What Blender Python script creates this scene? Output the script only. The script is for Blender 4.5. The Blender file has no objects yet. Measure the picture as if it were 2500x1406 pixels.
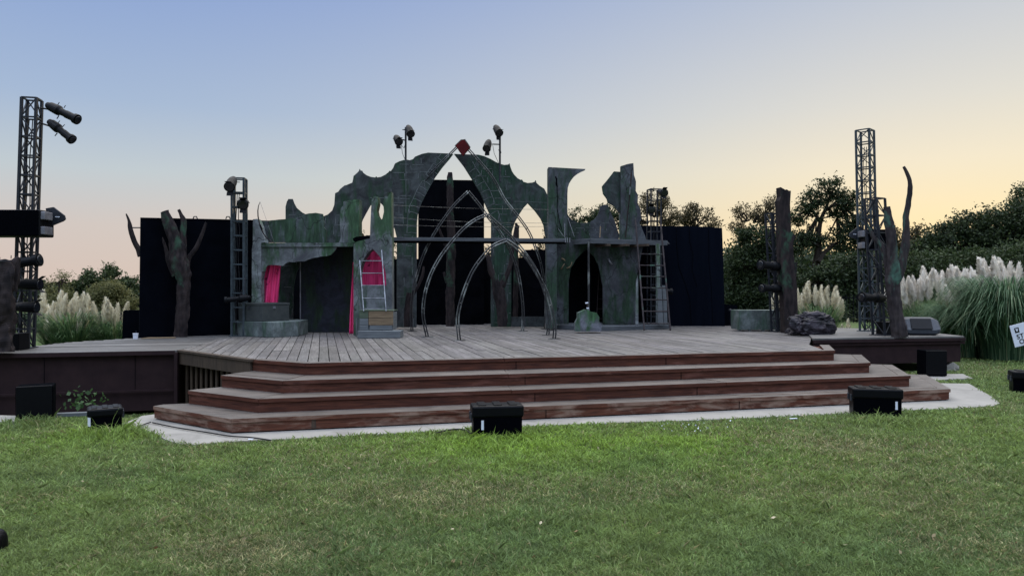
import bpy, math, random
import numpy as np
from mathutils import Vector, noise as mnoise
from mathutils.geometry import tessellate_polygon
R = math.radians
random.seed(7); rng = np.random.default_rng(7)
scn = bpy.context.scene
COL = scn.collection

# ------------------------------------------------------------------ camera
F, CX, CY, EYE = 1805.0, 1250.0, 703.0, 1.6      # focal length in photo pixels, picture centre, eye height
cam_d = bpy.data.cameras.new("camera"); cam = bpy.data.objects.new("camera", cam_d); COL.objects.link(cam)
cam.location = (0, 0, EYE); cam.rotation_euler = (R(90), 0, 0)
cam_d.sensor_width = 36; cam_d.lens = 36 * F / 2500; cam_d.clip_end = 2000; cam_d.clip_start = 0.05
scn.camera = cam

def lin(r, g, b):
    f = lambda c: (c / 255 / 12.92) if c / 255 <= .04045 else ((c / 255 + .055) / 1.055) ** 2.4
    return (f(r), f(g), f(b), 1)

# ------------------------------------------------------------------ sky: clear dusk sky, sun just down at right
SUN_AZ, SUN_EL = 27.0, 3.0
w = bpy.data.worlds.new("World"); scn.world = w; w.use_nodes = True
nt = w.node_tree; N = nt.nodes; Lk = nt.links; N.clear()
def wn(t, **k):
    n = N.new(t)
    for a, b in k.items(): setattr(n, a, b)
    return n
def ramp(nodes, stops, interp='LINEAR'):
    r = nodes.new('ShaderNodeValToRGB'); cr = r.color_ramp; cr.interpolation = interp
    while len(cr.elements) < len(stops): cr.elements.new(.5)
    for e, (p, c) in zip(cr.elements, stops): e.position = p; e.color = c if len(c) == 4 else (*c, 1)
    return r
tc = wn('ShaderNodeTexCoord'); sx = wn('ShaderNodeSeparateXYZ'); Lk.new(tc.outputs['Generated'], sx.inputs[0])
rl = ramp(N, [(0, lin(218, 198, 186)), (.075, lin(213, 202, 196)), (.14, lin(196, 206, 212)), (.22, lin(168, 188, 216)), (.37, lin(138, 164, 214)), (.55, lin(172, 173, 176)), (1, lin(178, 175, 170))])
rr = ramp(N, [(0, lin(254, 228, 160)), (.09, lin(251, 234, 190)), (.15, lin(245, 234, 207)), (.22, lin(228, 225, 214)), (.37, lin(190, 200, 216)), (.55, lin(180, 178, 176)), (1, lin(178, 175, 170))])
for r_ in (rl, rr): Lk.new(sx.outputs['Z'], r_.inputs[0])
mr = wn('ShaderNodeMapRange', interpolation_type='SMOOTHSTEP'); mr.inputs[1].default_value = -.56; mr.inputs[2].default_value = .72
Lk.new(sx.outputs['X'], mr.inputs[0])
mx = wn('ShaderNodeMixRGB'); Lk.new(mr.outputs[0], mx.inputs[0]); Lk.new(rl.outputs[0], mx.inputs[1]); Lk.new(rr.outputs[0], mx.inputs[2])
bkm = wn('ShaderNodeMapRange', interpolation_type='SMOOTHSTEP'); bkm.inputs[1].default_value = .3; bkm.inputs[2].default_value = -.3; Lk.new(sx.outputs['Y'], bkm.inputs[0])
mb_ = wn('ShaderNodeMixRGB'); Lk.new(bkm.outputs[0], mb_.inputs[0]); Lk.new(mx.outputs[0], mb_.inputs[1]); mb_.inputs[2].default_value = lin(160, 172, 194); mx = mb_
sky = wn('ShaderNodeTexSky', sky_type='NISHITA', sun_disc=False); sky.sun_elevation = R(SUN_EL); sky.sun_rotation = R(SUN_AZ)
sc_ = wn('ShaderNodeMixRGB', blend_type='MULTIPLY'); sc_.inputs[0].default_value = 1; Lk.new(sky.outputs[0], sc_.inputs[1]); sc_.inputs[2].default_value = (.1, .1, .1, 1)
m2 = wn('ShaderNodeMixRGB'); m2.inputs[0].default_value = .04; Lk.new(mx.outputs[0], m2.inputs[1]); Lk.new(sc_.outputs[0], m2.inputs[2])
up = wn('ShaderNodeMapRange', interpolation_type='SMOOTHSTEP'); up.inputs[1].default_value = .40; up.inputs[2].default_value = .85; up.inputs[3].default_value = 1; up.inputs[4].default_value = 8.2; Lk.new(sx.outputs['Z'], up.inputs[0])  # unseen overhead dome boosted far above the visible sky, added to light stage and lawn
bk_s = wn('ShaderNodeMapRange', interpolation_type='SMOOTHSTEP'); bk_s.inputs[1].default_value = .25; bk_s.inputs[2].default_value = -.5; bk_s.inputs[3].default_value = 1; bk_s.inputs[4].default_value = 1.25; Lk.new(sx.outputs['Y'], bk_s.inputs[0])  # unseen sky behind the camera lifted too, added to light the front faces
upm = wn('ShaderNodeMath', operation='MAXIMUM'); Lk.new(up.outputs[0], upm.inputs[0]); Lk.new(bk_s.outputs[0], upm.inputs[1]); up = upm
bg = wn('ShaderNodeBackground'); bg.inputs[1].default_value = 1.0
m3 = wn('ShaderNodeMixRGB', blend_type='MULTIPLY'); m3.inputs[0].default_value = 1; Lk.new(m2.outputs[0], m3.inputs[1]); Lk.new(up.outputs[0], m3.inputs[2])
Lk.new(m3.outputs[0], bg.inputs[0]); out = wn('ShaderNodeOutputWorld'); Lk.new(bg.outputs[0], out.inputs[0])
sd = bpy.data.lights.new("sun", 'SUN'); sd.energy = .6; sd.angle = R(3); sd.color = (1, .78, .5)
so = bpy.data.objects.new("sun", sd); COL.objects.link(so)
so.rotation_euler = (R(90 - SUN_EL), 0, R(180 - SUN_AZ)); so.location = (6, 20, 12)
vs = scn.view_settings; vs.view_transform = 'Standard'; vs.look = 'None'; vs.exposure = 0; vs.gamma = 1

# ------------------------------------------------------------------ measuring the place from the photo
DZ = .64                                    # height of the stage deck
def G(px, py, z=0.0):                       # the point at height z seen at a pixel
    d = F * (EYE - z) / (py - CY); return Vector(((px - CX) * d / F, d, z))
def D(px, py, d):                           # the point at distance d seen at a pixel
    return Vector(((px - CX) * d / F, d, EYE + (CY - py) * d / F))
class Plane:                                # an upright plane through (x, y), turned by deg
    def __init__(s, x, y, deg=0): s.p = Vector((x, y)); s.t = Vector((math.cos(R(deg)), math.sin(R(deg)))); s.n = Vector((-s.t.y, s.t.x))
    def at(s, px, py, off=0):
        rx = (px - CX) / F; p = s.p + s.n * off
        k = p.dot(s.n) / (rx * s.n.x + s.n.y)
        return Vector((rx * k, k, EYE + (CY - py) * k / F))

# ------------------------------------------------------------------ materials
def base_mat(name, rough=.8, spec=.3):
    m = bpy.data.materials.new(name); m.use_nodes = True; n = m.node_tree.nodes; b = n['Principled BSDF']
    b.inputs['Roughness'].default_value = rough; b.inputs['Specular IOR Level'].default_value = spec
    return m, n, m.node_tree.links, b
def coords(n, l, scale=(1, 1, 1), rz=0, loc=(0, 0, 0)):
    t = n.new('ShaderNodeTexCoord'); mp = n.new('ShaderNodeMapping'); mp.inputs['Scale'].default_value = scale; mp.inputs['Rotation'].default_value = (0, 0, rz); mp.inputs['Location'].default_value = loc
    l.new(t.outputs['Object'], mp.inputs[0]); return mp
def nz(n, l, src, scale, detail=6, rough=.6, dist=0):
    t = n.new('ShaderNodeTexNoise'); t.inputs['Scale'].default_value = scale; t.inputs['Detail'].default_value = detail
    t.inputs['Roughness'].default_value = rough; t.inputs['Distortion'].default_value = dist
    l.new(src.outputs[0], t.inputs['Vector']); return t
def mixc(n, l, f, a, b, mode='MIX'):
    x = n.new('ShaderNodeMixRGB'); x.blend_type = mode
    for i, v in enumerate((f, a, b)):
        if isinstance(v, (int, float)): x.inputs[i].default_value = v
        elif isinstance(v, tuple): x.inputs[i].default_value = v if len(v) == 4 else (*v, 1)
        else: l.new(v.outputs[0], x.inputs[i])
    return x
def bump(n, l, b, h, strength=.3, dist=.02):
    bp = n.new('ShaderNodeBump'); bp.inputs['Strength'].default_value = strength; bp.inputs['Distance'].default_value = dist
    l.new(h.outputs[0], bp.inputs['Height']); l.new(bp.outputs[0], b.inputs['Normal'])
def MAT(name, c1, c2=None, scale=6, rough=.7, spec=.3, st=(1, 1, 1), lo=.35, hi=.65, bmp=.2, metal=0, c3=None, s3=2, lo3=.55, hi3=.7, st3=(1, 1, 1)):
    m, n, l, b = base_mat(name, rough, spec); b.inputs['Metallic'].default_value = metal
    c2 = c2 or tuple(x * .6 for x in c1)
    mp = coords(n, l, st); t = nz(n, l, mp, scale); r = ramp(n, [(lo, c1), (hi, c2)]); l.new(t.outputs[0], r.inputs[0]); o = r
    if c3:
        mp3 = coords(n, l, st3, loc=(3.1, 7.7, 1.3)); t3 = nz(n, l, mp3, s3, 8, .65, .4); r3 = ramp(n, [(lo3, (0, 0, 0)), (hi3, (1, 1, 1))]); l.new(t3.outputs[0], r3.inputs[0])
        o = mixc(n, l, r3, r, c3)
    l.new(o.outputs[0], b.inputs['Base Color'])
    rr_ = n.new('ShaderNodeMapRange'); rr_.inputs[3].default_value = max(.05, rough - .12); rr_.inputs[4].default_value = min(1, rough + .12); l.new(t.outputs[0], rr_.inputs[0]); l.new(rr_.outputs[0], b.inputs['Roughness'])
    if bmp: bump(n, l, b, t, bmp)
    return m
def scenic(name, grey, green, amt=.5, dark=(.012, .014, .018), seed=0, vein=True, streak=1.0, grad=None):
    """painted scenery: grey stone sponging, moss-green runs, fine dark root lines"""
    m, n, l, b = base_mat(name, .75, .25)
    mp = coords(n, l, (1, 1, 1), loc=(seed * 3.7, seed, seed * 1.9)); a = nz(n, l, mp, 3.2, 10, .72, .6)
    r1 = ramp(n, [(.36, dark), (.49, grey), (.62, tuple(min(1, x * 1.8) for x in grey)), (.75, grey)]); l.new(a.outputs[0], r1.inputs[0])
    mp2 = coords(n, l, (2.2, 2.2, .7 * streak), loc=(seed * 2.3, 1, seed)); c = nz(n, l, mp2, 1.5, 9, .68, .3)
    k = .62 - amt * .3; r2 = ramp(n, [(k, (0, 0, 0)), (k + .12, (1, 1, 1))])
    if grad:                                    # the painter put most of the moss along the tops
        sp = n.new('ShaderNodeSeparateXYZ'); l.new(mp.outputs[0], sp.inputs[0]); g_ = n.new('ShaderNodeMapRange'); z_ = seed * 1.9
        g_.inputs[1].default_value = grad[0] + z_; g_.inputs[2].default_value = grad[1] + z_; g_.inputs[3].default_value = -.09; g_.inputs[4].default_value = .085; l.new(sp.outputs['Z'], g_.inputs[0])
        ad_ = n.new('ShaderNodeMath'); ad_.operation = 'ADD'; l.new(c.outputs[0], ad_.inputs[0]); l.new(g_.outputs[0], ad_.inputs[1]); l.new(ad_.outputs[0], r2.inputs[0])
    else: l.new(c.outputs[0], r2.inputs[0])
    mp4 = coords(n, l, (6, 6, 1.2), loc=(seed, 0, 0)); f = nz(n, l, mp4, 3, 6, .6)
    gr = ramp(n, [(.3, tuple(x * .45 for x in green)), (.55, green), (.75, tuple(x * 1.8 for x in green))]); l.new(f.outputs[0], gr.inputs[0])
    o = mixc(n, l, r2, r1, gr)
    if vein:
        v = n.new('ShaderNodeTexVoronoi'); v.feature = 'DISTANCE_TO_EDGE'; v.inputs['Scale'].default_value = 1.3
        mp5 = coords(n, l, (1, 1, .75), loc=(seed, 2, 5)); ds = nz(n, l, mp5, 1.2, 4); ad = n.new('ShaderNodeVectorMath'); ad.operation = 'MULTIPLY_ADD'
        ad.inputs[1].default_value = (.9, .9, .9); l.new(ds.outputs['Color'], ad.inputs[0]); l.new(mp5.outputs[0], ad.inputs[2]); l.new(ad.outputs[0], v.inputs['Vector'])
        r5 = ramp(n, [(.003, (.28, .28, .28)), (.013, (1, 1, 1))]); l.new(v.outputs[0], r5.inputs[0]); o = mixc(n, l, 1.0, o, r5, 'MULTIPLY')
    l.new(o.outputs[0], b.inputs['Base Color']); bump(n, l, b, a, .25, .02)
    return m
def wood_mat(name, ca, cb, cc, ang, rough=.62, attr=False, sc=(1.3, 16, 16), spec=.35):
    """boards running along local x after turning by ang"""
    m, n, l, b = base_mat(name, rough, spec)
    t = n.new('ShaderNodeTexCoord'); mp = n.new('ShaderNodeMapping'); mp.vector_type = 'TEXTURE'; mp.inputs['Rotation'].default_value = (0, 0, ang); l.new(t.outputs['Object'], mp.inputs[0])
    mp2 = n.new('ShaderNodeMapping'); mp2.inputs['Scale'].default_value = sc; l.new(mp.outputs[0], mp2.inputs[0])
    g = nz(n, l, mp2, 2.4, 8, .65, .5); r = ramp(n, [(.3, ca), (.52, cb), (.72, cc)]); l.new(g.outputs[0], r.inputs[0])
    big = nz(n, l, mp, 1.1, 6, .7, .4); rb = ramp(n, [(.3, (.62, .62, .62)), (.7, (1.25, 1.25, 1.25))]); l.new(big.outputs[0], rb.inputs[0])
    o = mixc(n, l, 1.0, r, rb, 'MULTIPLY')
    if attr:
        at = n.new('ShaderNodeAttribute'); at.attribute_name = 'tint'; o = mixc(n, l, 1.0, o, at, 'MULTIPLY')
    l.new(o.outputs[0], b.inputs['Base Color']); bump(n, l, b, g, .35, .006)
    return m
def leaf_mat(name, stops, trans=.35, rough=.6, attr=None):
    m, n, l, b = base_mat(name, rough, .25)
    g = n.new('ShaderNodeNewGeometry'); r = ramp(n, stops); l.new(g.outputs['Random Per Island'], r.inputs[0]); o = r
    if attr:
        at = n.new('ShaderNodeAttribute'); at.attribute_name = attr; o = mixc(n, l, 1.0, r, at, 'MULTIPLY')
    l.new(o.outputs[0], b.inputs['Base Color'])
    tr = n.new('ShaderNodeBsdfTranslucent'); l.new(o.outputs[0], tr.inputs[0]); mxs = n.new('ShaderNodeMixShader'); mxs.inputs[0].default_value = trans
    l.new(b.outputs[0], mxs.inputs[1]); l.new(tr.outputs[0], mxs.inputs[2]); l.new(mxs.outputs[0], n['Material Output'].inputs[0]); return m

A0 = R(14.4)                                                       # the stage is turned by this much
M = {}
M['deck'] = wood_mat('weathered_deck', (.072, .067, .063), (.124, .116, .110), (.182, .172, .163), A0 + R(90), .5, True)
M['deck_left'] = wood_mat('weathered_deck_side', (.072, .068, .063), (.112, .106, .10), (.16, .155, .146), R(8), .55, True)
M['tread'] = wood_mat('worn_tread', (.045, .037, .033), (.105, .089, .077), (.185, .163, .142), A0, .5, True)
M['red'] = MAT('red_brown_stain', (.098, .034, .020), (.034, .013, .010), 3.2, .65, .15, (1.2, 1.2, 14), .3, .7, .15, c3=(.13, .055, .04), s3=1.6, lo3=.56, hi3=.68, st3=(1, 1, 5))
M['red_worn'] = MAT('worn_red_brown_stain', (.125, .046, .027), (.045, .018, .012), 3.4, .65, .15, (1.2, 1.2, 12), .3, .7, .15, c3=(.21, .14, .105), s3=2.4, lo3=.46, hi3=.62, st3=(1, 1, 4))
M['brown_ply'] = MAT('brown_painted_plywood', (.026, .014, .015), (.017, .0095, .011), 5, .75, .12, (1, 1, 1), .3, .7, .06)
M['old_wood'] = MAT('bare_old_timber', (.065, .045, .03), (.03, .021, .016), 3, .7, .3, (6, 6, .8), .3, .7, .2)
M['drape'] = MAT('black_painted_board', (.0020, .0028, .0052), (.0010, .0015, .003), 3, .9, .02, (1, 1, 1), .3, .7, .05)
M['drape_dark'] = MAT('black_cloth', (.003, .0035, .005), (.001, .0012, .002), 3, .95, .02, (1, 1, 1), .3, .7, 0)
M['metal'] = MAT('painted_steel', (.022, .025, .032), (.010, .012, .017), 9, .5, .25, bmp=.05)
M['steel_blue'] = MAT('galvanised_truss', (.05, .068, .078), (.022, .03, .037), 8, .45, .35, bmp=.05, metal=.3)
M['conduit'] = MAT('worn_black_conduit', (.030, .032, .034), (.014, .015, .017), 12, .38, .6, metal=.3, bmp=.05, c3=(.17, .185, .175), s3=4, lo3=.5, hi3=.62, st3=(1, 1, .5))
M['black'] = MAT('black_fixture_paint', (.004, .0045, .0065), (.002, .0024, .0035), 14, .5, .12, bmp=.04)
M['plastic'] = MAT('black_moulded_plastic', (.002, .0024, .0038), (.0012, .0014, .0024), 20, .42, .13, bmp=.05)
M['carpet'] = MAT('black_speaker_carpet', (.0014, .0018, .0032), (.0007, .0009, .0017), 60, .95, .015, bmp=.2)
M['grey_plastic'] = MAT('grey_moulded_plastic', (.030, .036, .046), (.018, .021, .028), 20, .4, .35, bmp=.05)
M['glass'] = MAT('lens_glass', (.008, .010, .014), (.004, .005, .008), 3, .15, .5, bmp=0)
M['white'] = MAT('white_plastic', (.62, .65, .72), (.52, .55, .62), 4, .5, bmp=0)
M['pale_metal'] = MAT('pale_bracket', (.20, .20, .22), (.10, .10, .115), 6, .4, .5, metal=.3, bmp=0)
M['cable'] = MAT('black_cable', (.008, .008, .01), None, 5, .6, bmp=0)
M['brick'] = scenic('painted_castle_stone', (.031, .036, .037), (.014, .036, .019), .48, (.010, .011, .014), seed=1, vein=False)
M['brick_green'] = scenic('painted_mossy_stone', (.030, .037, .037), (.014, .037, .022), .62, (.010, .012, .013), seed=4, vein=False)
M['stone'] = scenic('painted_grey_stone', (.080, .086, .092), (.030, .058, .033), .30, (.045, .047, .055), 2)
M['stone_green'] = scenic('painted_green_stone', (.088, .096, .100), (.036, .076, .038), .58, (.05, .052, .06), 3, grad=(1.1, 2.3))
M['boulder'] = scenic('painted_mossy_boulder', (.09, .095, .11), (.034, .085, .036), .72, (.045, .048, .055), 7, grad=(.05, .5))
M['green_top'] = scenic('painted_moss_green', (.06, .068, .075), (.024, .052, .028), .74, (.03, .034, .042), 6, streak=.4)
M['pillar'] = scenic('painted_pillar', (.15, .165, .17), (.07, .115, .068), .42, (.08, .085, .09), 5)
M['plinth'] = scenic('painted_plinth', (.082, .098, .096), (.045, .078, .055), .5, (.05, .062, .064), 8, vein=False)
M['navy'] = MAT('navy_black_cloth', (.0030, .0044, .0085), (.0022, .0033, .0064), 2, .9, .02, (3, 3, .25), .35, .65, .03)
M['stone_dim'] = scenic('painted_doorway_stone', (.032, .035, .040), (.013, .031, .016), .52, (.022, .023, .03), 9)
M['door_dark'] = scenic('painted_dark_door', (.010, .012, .019), (.010, .022, .011), .45, (.006, .007, .011), 11, vein=False)
M['tower_stone'] = scenic('painted_tower_stone', (.048, .053, .059), (.021, .046, .026), .50, (.028, .029, .037), 12)
M['joint'] = MAT('pale_painted_joint', (.135, .15, .15), (.05, .058, .06), 9, .8, bmp=0)
M['bark'] = MAT('painted_bark', (.034, .025, .024), (.010, .008, .009), 4, .8, .15, (3, 3, .8), .32, .62, .4, c3=(.028, .06, .038), s3=2.3, lo3=.58, hi3=.66, st3=(1, 1, .5))
M['bark_pale'] = MAT('painted_pale_bark', (.045, .036, .036), (.018, .015, .017), 4, .8, .15, (3, 3, .8), .32, .62, .4, c3=(.045, .095, .072), s3=2.3, lo3=.56, hi3=.64, st3=(1, 1, .5))
M['pink'] = MAT('magenta_cloth', (.88, .07, .24), (.52, .025, .11), 3, .75, .2, (5, 5, .6), .35, .7, .3, c3=(.11, .004, .02), s3=5, lo3=.62, hi3=.66)
M['ruby'] = MAT('dark_red_paint', (.085, .004, .005), (.05, .003, .004), 3, .7, .15, bmp=0)
M['chest'] = MAT('olive_trunk_paint', (.042, .048, .046), (.028, .034, .034), 8, .6, bmp=.1)
M['crate'] = MAT('rough_crate_wood', (.20, .145, .085), (.12, .085, .055), 3, .75, .2, (1.5, 1.5, 12), .3, .7, .3)
M['crate_green'] = MAT('green_stained_crate_wood', (.085, .115, .075), (.05, .065, .05), 3, .75, .2, (1.5, 1.5, 12), .3, .7, .3)
M['set_beam'] = MAT('dark_grey_set_timber', (.088, .096, .104), (.044, .050, .056), 3, .8, .12, (1, 1, 8), .3, .7, .3)
M['grey_plank'] = MAT('grey_painted_plank', (.13, .145, .15), (.065, .072, .08), 3, .7, .3, (1, 1, 10), .3, .7, .3)
M['rock'] = MAT('painted_foam_rock', (.026, .021, .028), (.005, .005, .008), 5, .5, .3, (1, 1, 1), .42, .58, .9, c3=(.06, .048, .06), s3=3, lo3=.55, hi3=.68)
M['concrete'] = MAT('pale_concrete', (.27, .255, .23), (.21, .20, .18), 2.5, .85, .2, (1, 1, 1), .3, .7, .1, c3=(.16, .15, .135), s3=1.3, lo3=.54, hi3=.72)
M['tree_bark'] = MAT('tree_bark', (.03, .024, .018), (.014, .011, .009), 9, .9, .1, (1, 1, .3))
M['leaf_dark'] = leaf_mat('dark_leaves', [(0, (.012, .021, .009)), (.6, (.024, .040, .015)), (1, (.050, .070, .024))], .3)
M['leaf_mid'] = leaf_mat('mid_green_leaves', [(0, (.018, .030, .011)), (.6, (.034, .054, .019)), (1, (.066, .092, .034))], .35)
M['leaf_olive'] = leaf_mat('olive_leaves', [(0, (.06, .066, .026)), (.6, (.12, .122, .046)), (1, (.19, .18, .075))], .35)
M['leaf_dry'] = leaf_mat('thin_brownish_leaves', [(0, (.030, .028, .014)), (.6, (.06, .052, .024)), (1, (.12, .09, .04))], .4)
M['plume'] = leaf_mat('cream_plume', [(0, (.62, .56, .42)), (.5, (.82, .77, .60)), (1, (.93, .90, .78))], .5, .8)
M['plume_white'] = leaf_mat('pale_plume', [(0, (.74, .68, .60)), (.5, (.90, .86, .79)), (1, (.97, .95, .91))], .52, .8)
M['reed'] = leaf_mat('pampas_leaf', [(0, (.040, .080, .038)), (.5, (.080, .15, .062)), (.9, (.14, .22, .09)), (1, (.30, .29, .15))], .4, .45)
M['reed_deep'] = leaf_mat('dark_pampas_leaf', [(0, (.026, .060, .032)), (.5, (.060, .125, .062)), (.9, (.17, .27, .15)), (1, (.34, .35, .20))], .4, .4)

# ------------------------------------------------------------------ mesh building
class MB:
    def __init__(s): s.v = []; s.f = []; s.mi = []; s.tint = []; s.cm = 0; s.ct = 1.0
    def add(s, vs, fs):
        b = len(s.v); s.v += [tuple(v) for v in vs]
        for f in fs: s.f.append(tuple(b + i for i in f)); s.mi.append(s.cm); s.tint.append(s.ct)
    def box(s, c, size, rz=0, tilt=None):
        """c = centre of the bottom face"""
        x, y, z = [q / 2 for q in size]; cs, sn = math.cos(rz), math.sin(rz); vs = []
        for dz in (0, 2 * z):
            for dx, dy in ((-x, -y), (x, -y), (x, y), (-x, y)):
                vs.append((c[0] + dx * cs - dy * sn, c[1] + dx * sn + dy * cs, c[2] + dz))
        s.add(vs, [(3, 2, 1, 0), (4, 5, 6, 7), (0, 1, 5, 4), (1, 2, 6, 5), (2, 3, 7, 6), (3, 0, 4, 7)]); return s
    def beam(s, p, q, a, b=None, up=Vector((0, 0, 1))):
        b = b or a; p = Vector(p); q = Vector(q); d = (q - p).normalized()
        if abs(d.dot(up)) > .98: up = Vector((0, 1, 0))
        u = d.cross(up).normalized(); v = u.cross(d).normalized(); vs = []
        for e in (p, q):
            for i, j in ((-1, -1), (1, -1), (1, 1), (-1, 1)): vs.append(e + u * (i * a / 2) + v * (j * b / 2))
        s.add(vs, [(3, 2, 1, 0), (4, 5, 6, 7), (0, 1, 5, 4), (1, 2, 6, 5), (2, 3, 7, 6), (3, 0, 4, 7)]); return s
    def tube(s, pts, r, n=8, lump=0, flat=1):
        pts = [Vector(p) for p in pts]; rs = r if isinstance(r, (list, tuple)) else [r] * len(pts); vs = []; fs = []; u = None
        for i, p in enumerate(pts):
            d = (pts[min(i + 1, len(pts) - 1)] - pts[max(i - 1, 0)]).normalized()
            if u is None: u = d.cross(Vector((0, 1, 0))) if abs(d.y) < .9 else d.cross(Vector((1, 0, 0)))
            u = (u - d * u.dot(d)).normalized(); v = d.cross(u)
            for k in range(n):
                a = 2 * math.pi * k / n; q = 1 + (lump * (mnoise.noise(Vector((p.x * 3 + math.cos(a) * 1.2, math.sin(a) * 1.2 + p.y, p.z * 3))) + .7 * mnoise.noise(Vector((p.x + math.cos(a) * 2.6, math.sin(a) * 2.6 + p.y, p.z * 9))) + .35 * mnoise.noise(Vector((math.cos(a) * 6 + p.x, math.sin(a) * 6, p.z * 3)))) if lump else 0)
                vs.append(p + (u * math.cos(a) + v * (math.sin(a) * flat)) * rs[i] * q)
        for i in range(len(pts) - 1):
            for k in range(n): a = i * n + k; b = i * n + (k + 1) % n; fs.append((a, b, b + n, a + n))
        fs.append(tuple(range(n - 1, -1, -1))); fs.append(tuple((len(pts) - 1) * n + k for k in range(n)))
        s.add(vs, fs); return s
    def lathe(s, p, d, prof, n=16):
        """prof = [(distance along d, radius)]"""
        p = Vector(p); d = Vector(d).normalized(); return s.tube_prof([(p + d * a, r) for a, r in prof], d, n)
    def tube_prof(s, pr, d, n):
        u = d.cross(Vector((0, 0, 1))); u = u.normalized() if u.length > .1 else Vector((1, 0, 0)); v = d.cross(u); vs = []; fs = []
        for p, r in pr:
            for k in range(n): a = 2 * math.pi * k / n; vs.append(p + u * (r * math.cos(a)) + v * (r * math.sin(a)))
        for i in range(len(pr) - 1):
            for k in range(n): a = i * n + k; b = i * n + (k + 1) % n; fs.append((a, b, b + n, a + n))
        fs.append(tuple(range(n - 1, -1, -1))); fs.append(tuple((len(pr) - 1) * n + k for k in range(n)))
        s.add(vs, fs); return s
    def prism(s, front, off, holes=()):
        """front: loop of 3-D points; the same loop moved by off closes the back"""
        loops = [[Vector(p) for p in front]] + [[Vector(p) for p in h] for h in holes]
        off = Vector(off); tris = tessellate_polygon(loops); fl = [p for lp in loops for p in lp]; n = len(fl)
        vs = fl + [p + off for p in fl]; fs = []
        for t in tris: fs.append(tuple(t)); fs.append(tuple(i + n for i in reversed(t)))
        b = 0
        for lp in loops:
            m = len(lp)
            for i in range(m): j = (i + 1) % m; fs.append((b + i, b + j, b + j + n, b + i + n))
            b += m
        s.add(vs, fs); return s
    def slab(s, pts, z0, z1):
        return s.prism([(p[0], p[1], z1) for p in pts], (0, 0, z0 - z1))
    def build(s, name, mat, parent=None, bevel=0, smooth=False, loc=None, **tags):
        base = Vector((0, 0, 0)); o = parent
        while o: base += o.location; o = o.parent
        if loc is None and parent is None:
            vv = np.array(s.v); lo, hi = vv.min(0), vv.max(0); loc = ((lo[0] + hi[0]) / 2, (lo[1] + hi[1]) / 2, lo[2])
        if parent: loc = (0, 0, 0); b2 = base
        else: b2 = Vector(loc)
        me = bpy.data.meshes.new(name); me.from_pydata([(v[0] - b2.x, v[1] - b2.y, v[2] - b2.z) for v in s.v], [], s.f)
        mats = mat if isinstance(mat, (list, tuple)) else [mat]
        for m in mats: me.materials.append(m)
        if len(mats) > 1: me.polygons.foreach_set('material_index', s.mi)
        if any(t != 1.0 for t in s.tint):
            at = me.color_attributes.new('tint', 'FLOAT_COLOR', 'CORNER'); arr = []
            for f, t in zip(s.f, s.tint):
                c = (t, t, t, 1) if isinstance(t, float) else (*t, 1)
                arr += list(c) * len(f)
            at.data.foreach_set('color', arr)
        elif any(m in (M['deck'], M['deck_left'], M['tread']) for m in mats):
            at = me.color_attributes.new('tint', 'FLOAT_COLOR', 'CORNER'); at.data.foreach_set('color', [1.0] * (4 * len(me.loops)))
        me.update(); bm_fix(me)
        if smooth: me.polygons.foreach_set('use_smooth', [True] * len(me.polygons))
        o = bpy.data.objects.new(name, me); COL.objects.link(o); o.location = loc; o.parent = parent
        if bevel:
            bv = o.modifiers.new('bevel', 'BEVEL'); bv.width = bevel; bv.segments = 2; bv.limit_method = 'ANGLE'; bv.angle_limit = R(40)
        tag(o, **tags); return o
import bmesh
def bm_fix(me):
    if len(me.polygons) > 30000: return
    b = bmesh.new(); b.from_mesh(me); bmesh.ops.recalc_face_normals(b, faces=b.faces); b.to_mesh(me); b.free()
def tag(o, label=None, cat=None, group=None, kind=None):
    if label: o['label'] = label
    if cat: o['category'] = cat
    if group: o['group'] = group
    if kind: o['kind'] = kind
def thing(name, loc, label, cat, group=None):
    o = bpy.data.objects.new(name, None); COL.objects.link(o); o.location = loc; o.empty_display_size = .2
    tag(o, label, cat, group); return o
def Z(ox, oy, sc, pts): return [(ox + x / sc, oy + y / sc) for x, y in pts]
def jag(pts, amp=.8, step=7):
    """break long edges of a pixel outline into slightly uneven ones"""
    o = []
    for i, p in enumerate(pts):
        q = pts[(i + 1) % len(pts)]; o.append(p); L = math.hypot(q[0] - p[0], q[1] - p[1])
        if L > 1.6 * step and L < 120 and abs(q[0] - p[0]) > 2 and abs(q[1] - p[1]) > 2:
            for k in range(1, int(L / step)):
                t = k / int(L / step); o.append((p[0] + (q[0] - p[0]) * t + random.uniform(-amp, amp), p[1] + (q[1] - p[1]) * t + random.uniform(-amp, amp)))
    return o
def flat(mb, pl, pts, thick=.04, holes=(), off=0, j=0):
    if j: pts = jag(pts, j)
    mb.prism([pl.at(x, y, off) for x, y in pts], Vector((pl.n.x, pl.n.y, 0)) * thick, [[pl.at(x, y, off) for x, y in h] for h in holes]); return mb
def inpoly(x, y, poly):
    c = False; n = len(poly)
    for i in range(n):
        x1, y1 = poly[i]; x2, y2 = poly[i - 1]
        if (y1 > y) != (y2 > y) and x < (x2 - x1) * (y - y1) / (y2 - y1) + x1: c = not c
    return c
def inpoly_np(X, Y, poly):
    c = np.zeros(len(X), bool)
    for i in range(len(poly)):
        x1, y1 = poly[i][:2]; x2, y2 = poly[i - 1][:2]
        if y1 == y2: continue
        c ^= ((y1 > Y) != (y2 > Y)) & (X < (x2 - x1) * (Y - y1) / (y2 - y1) + x1)
    return c
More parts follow.
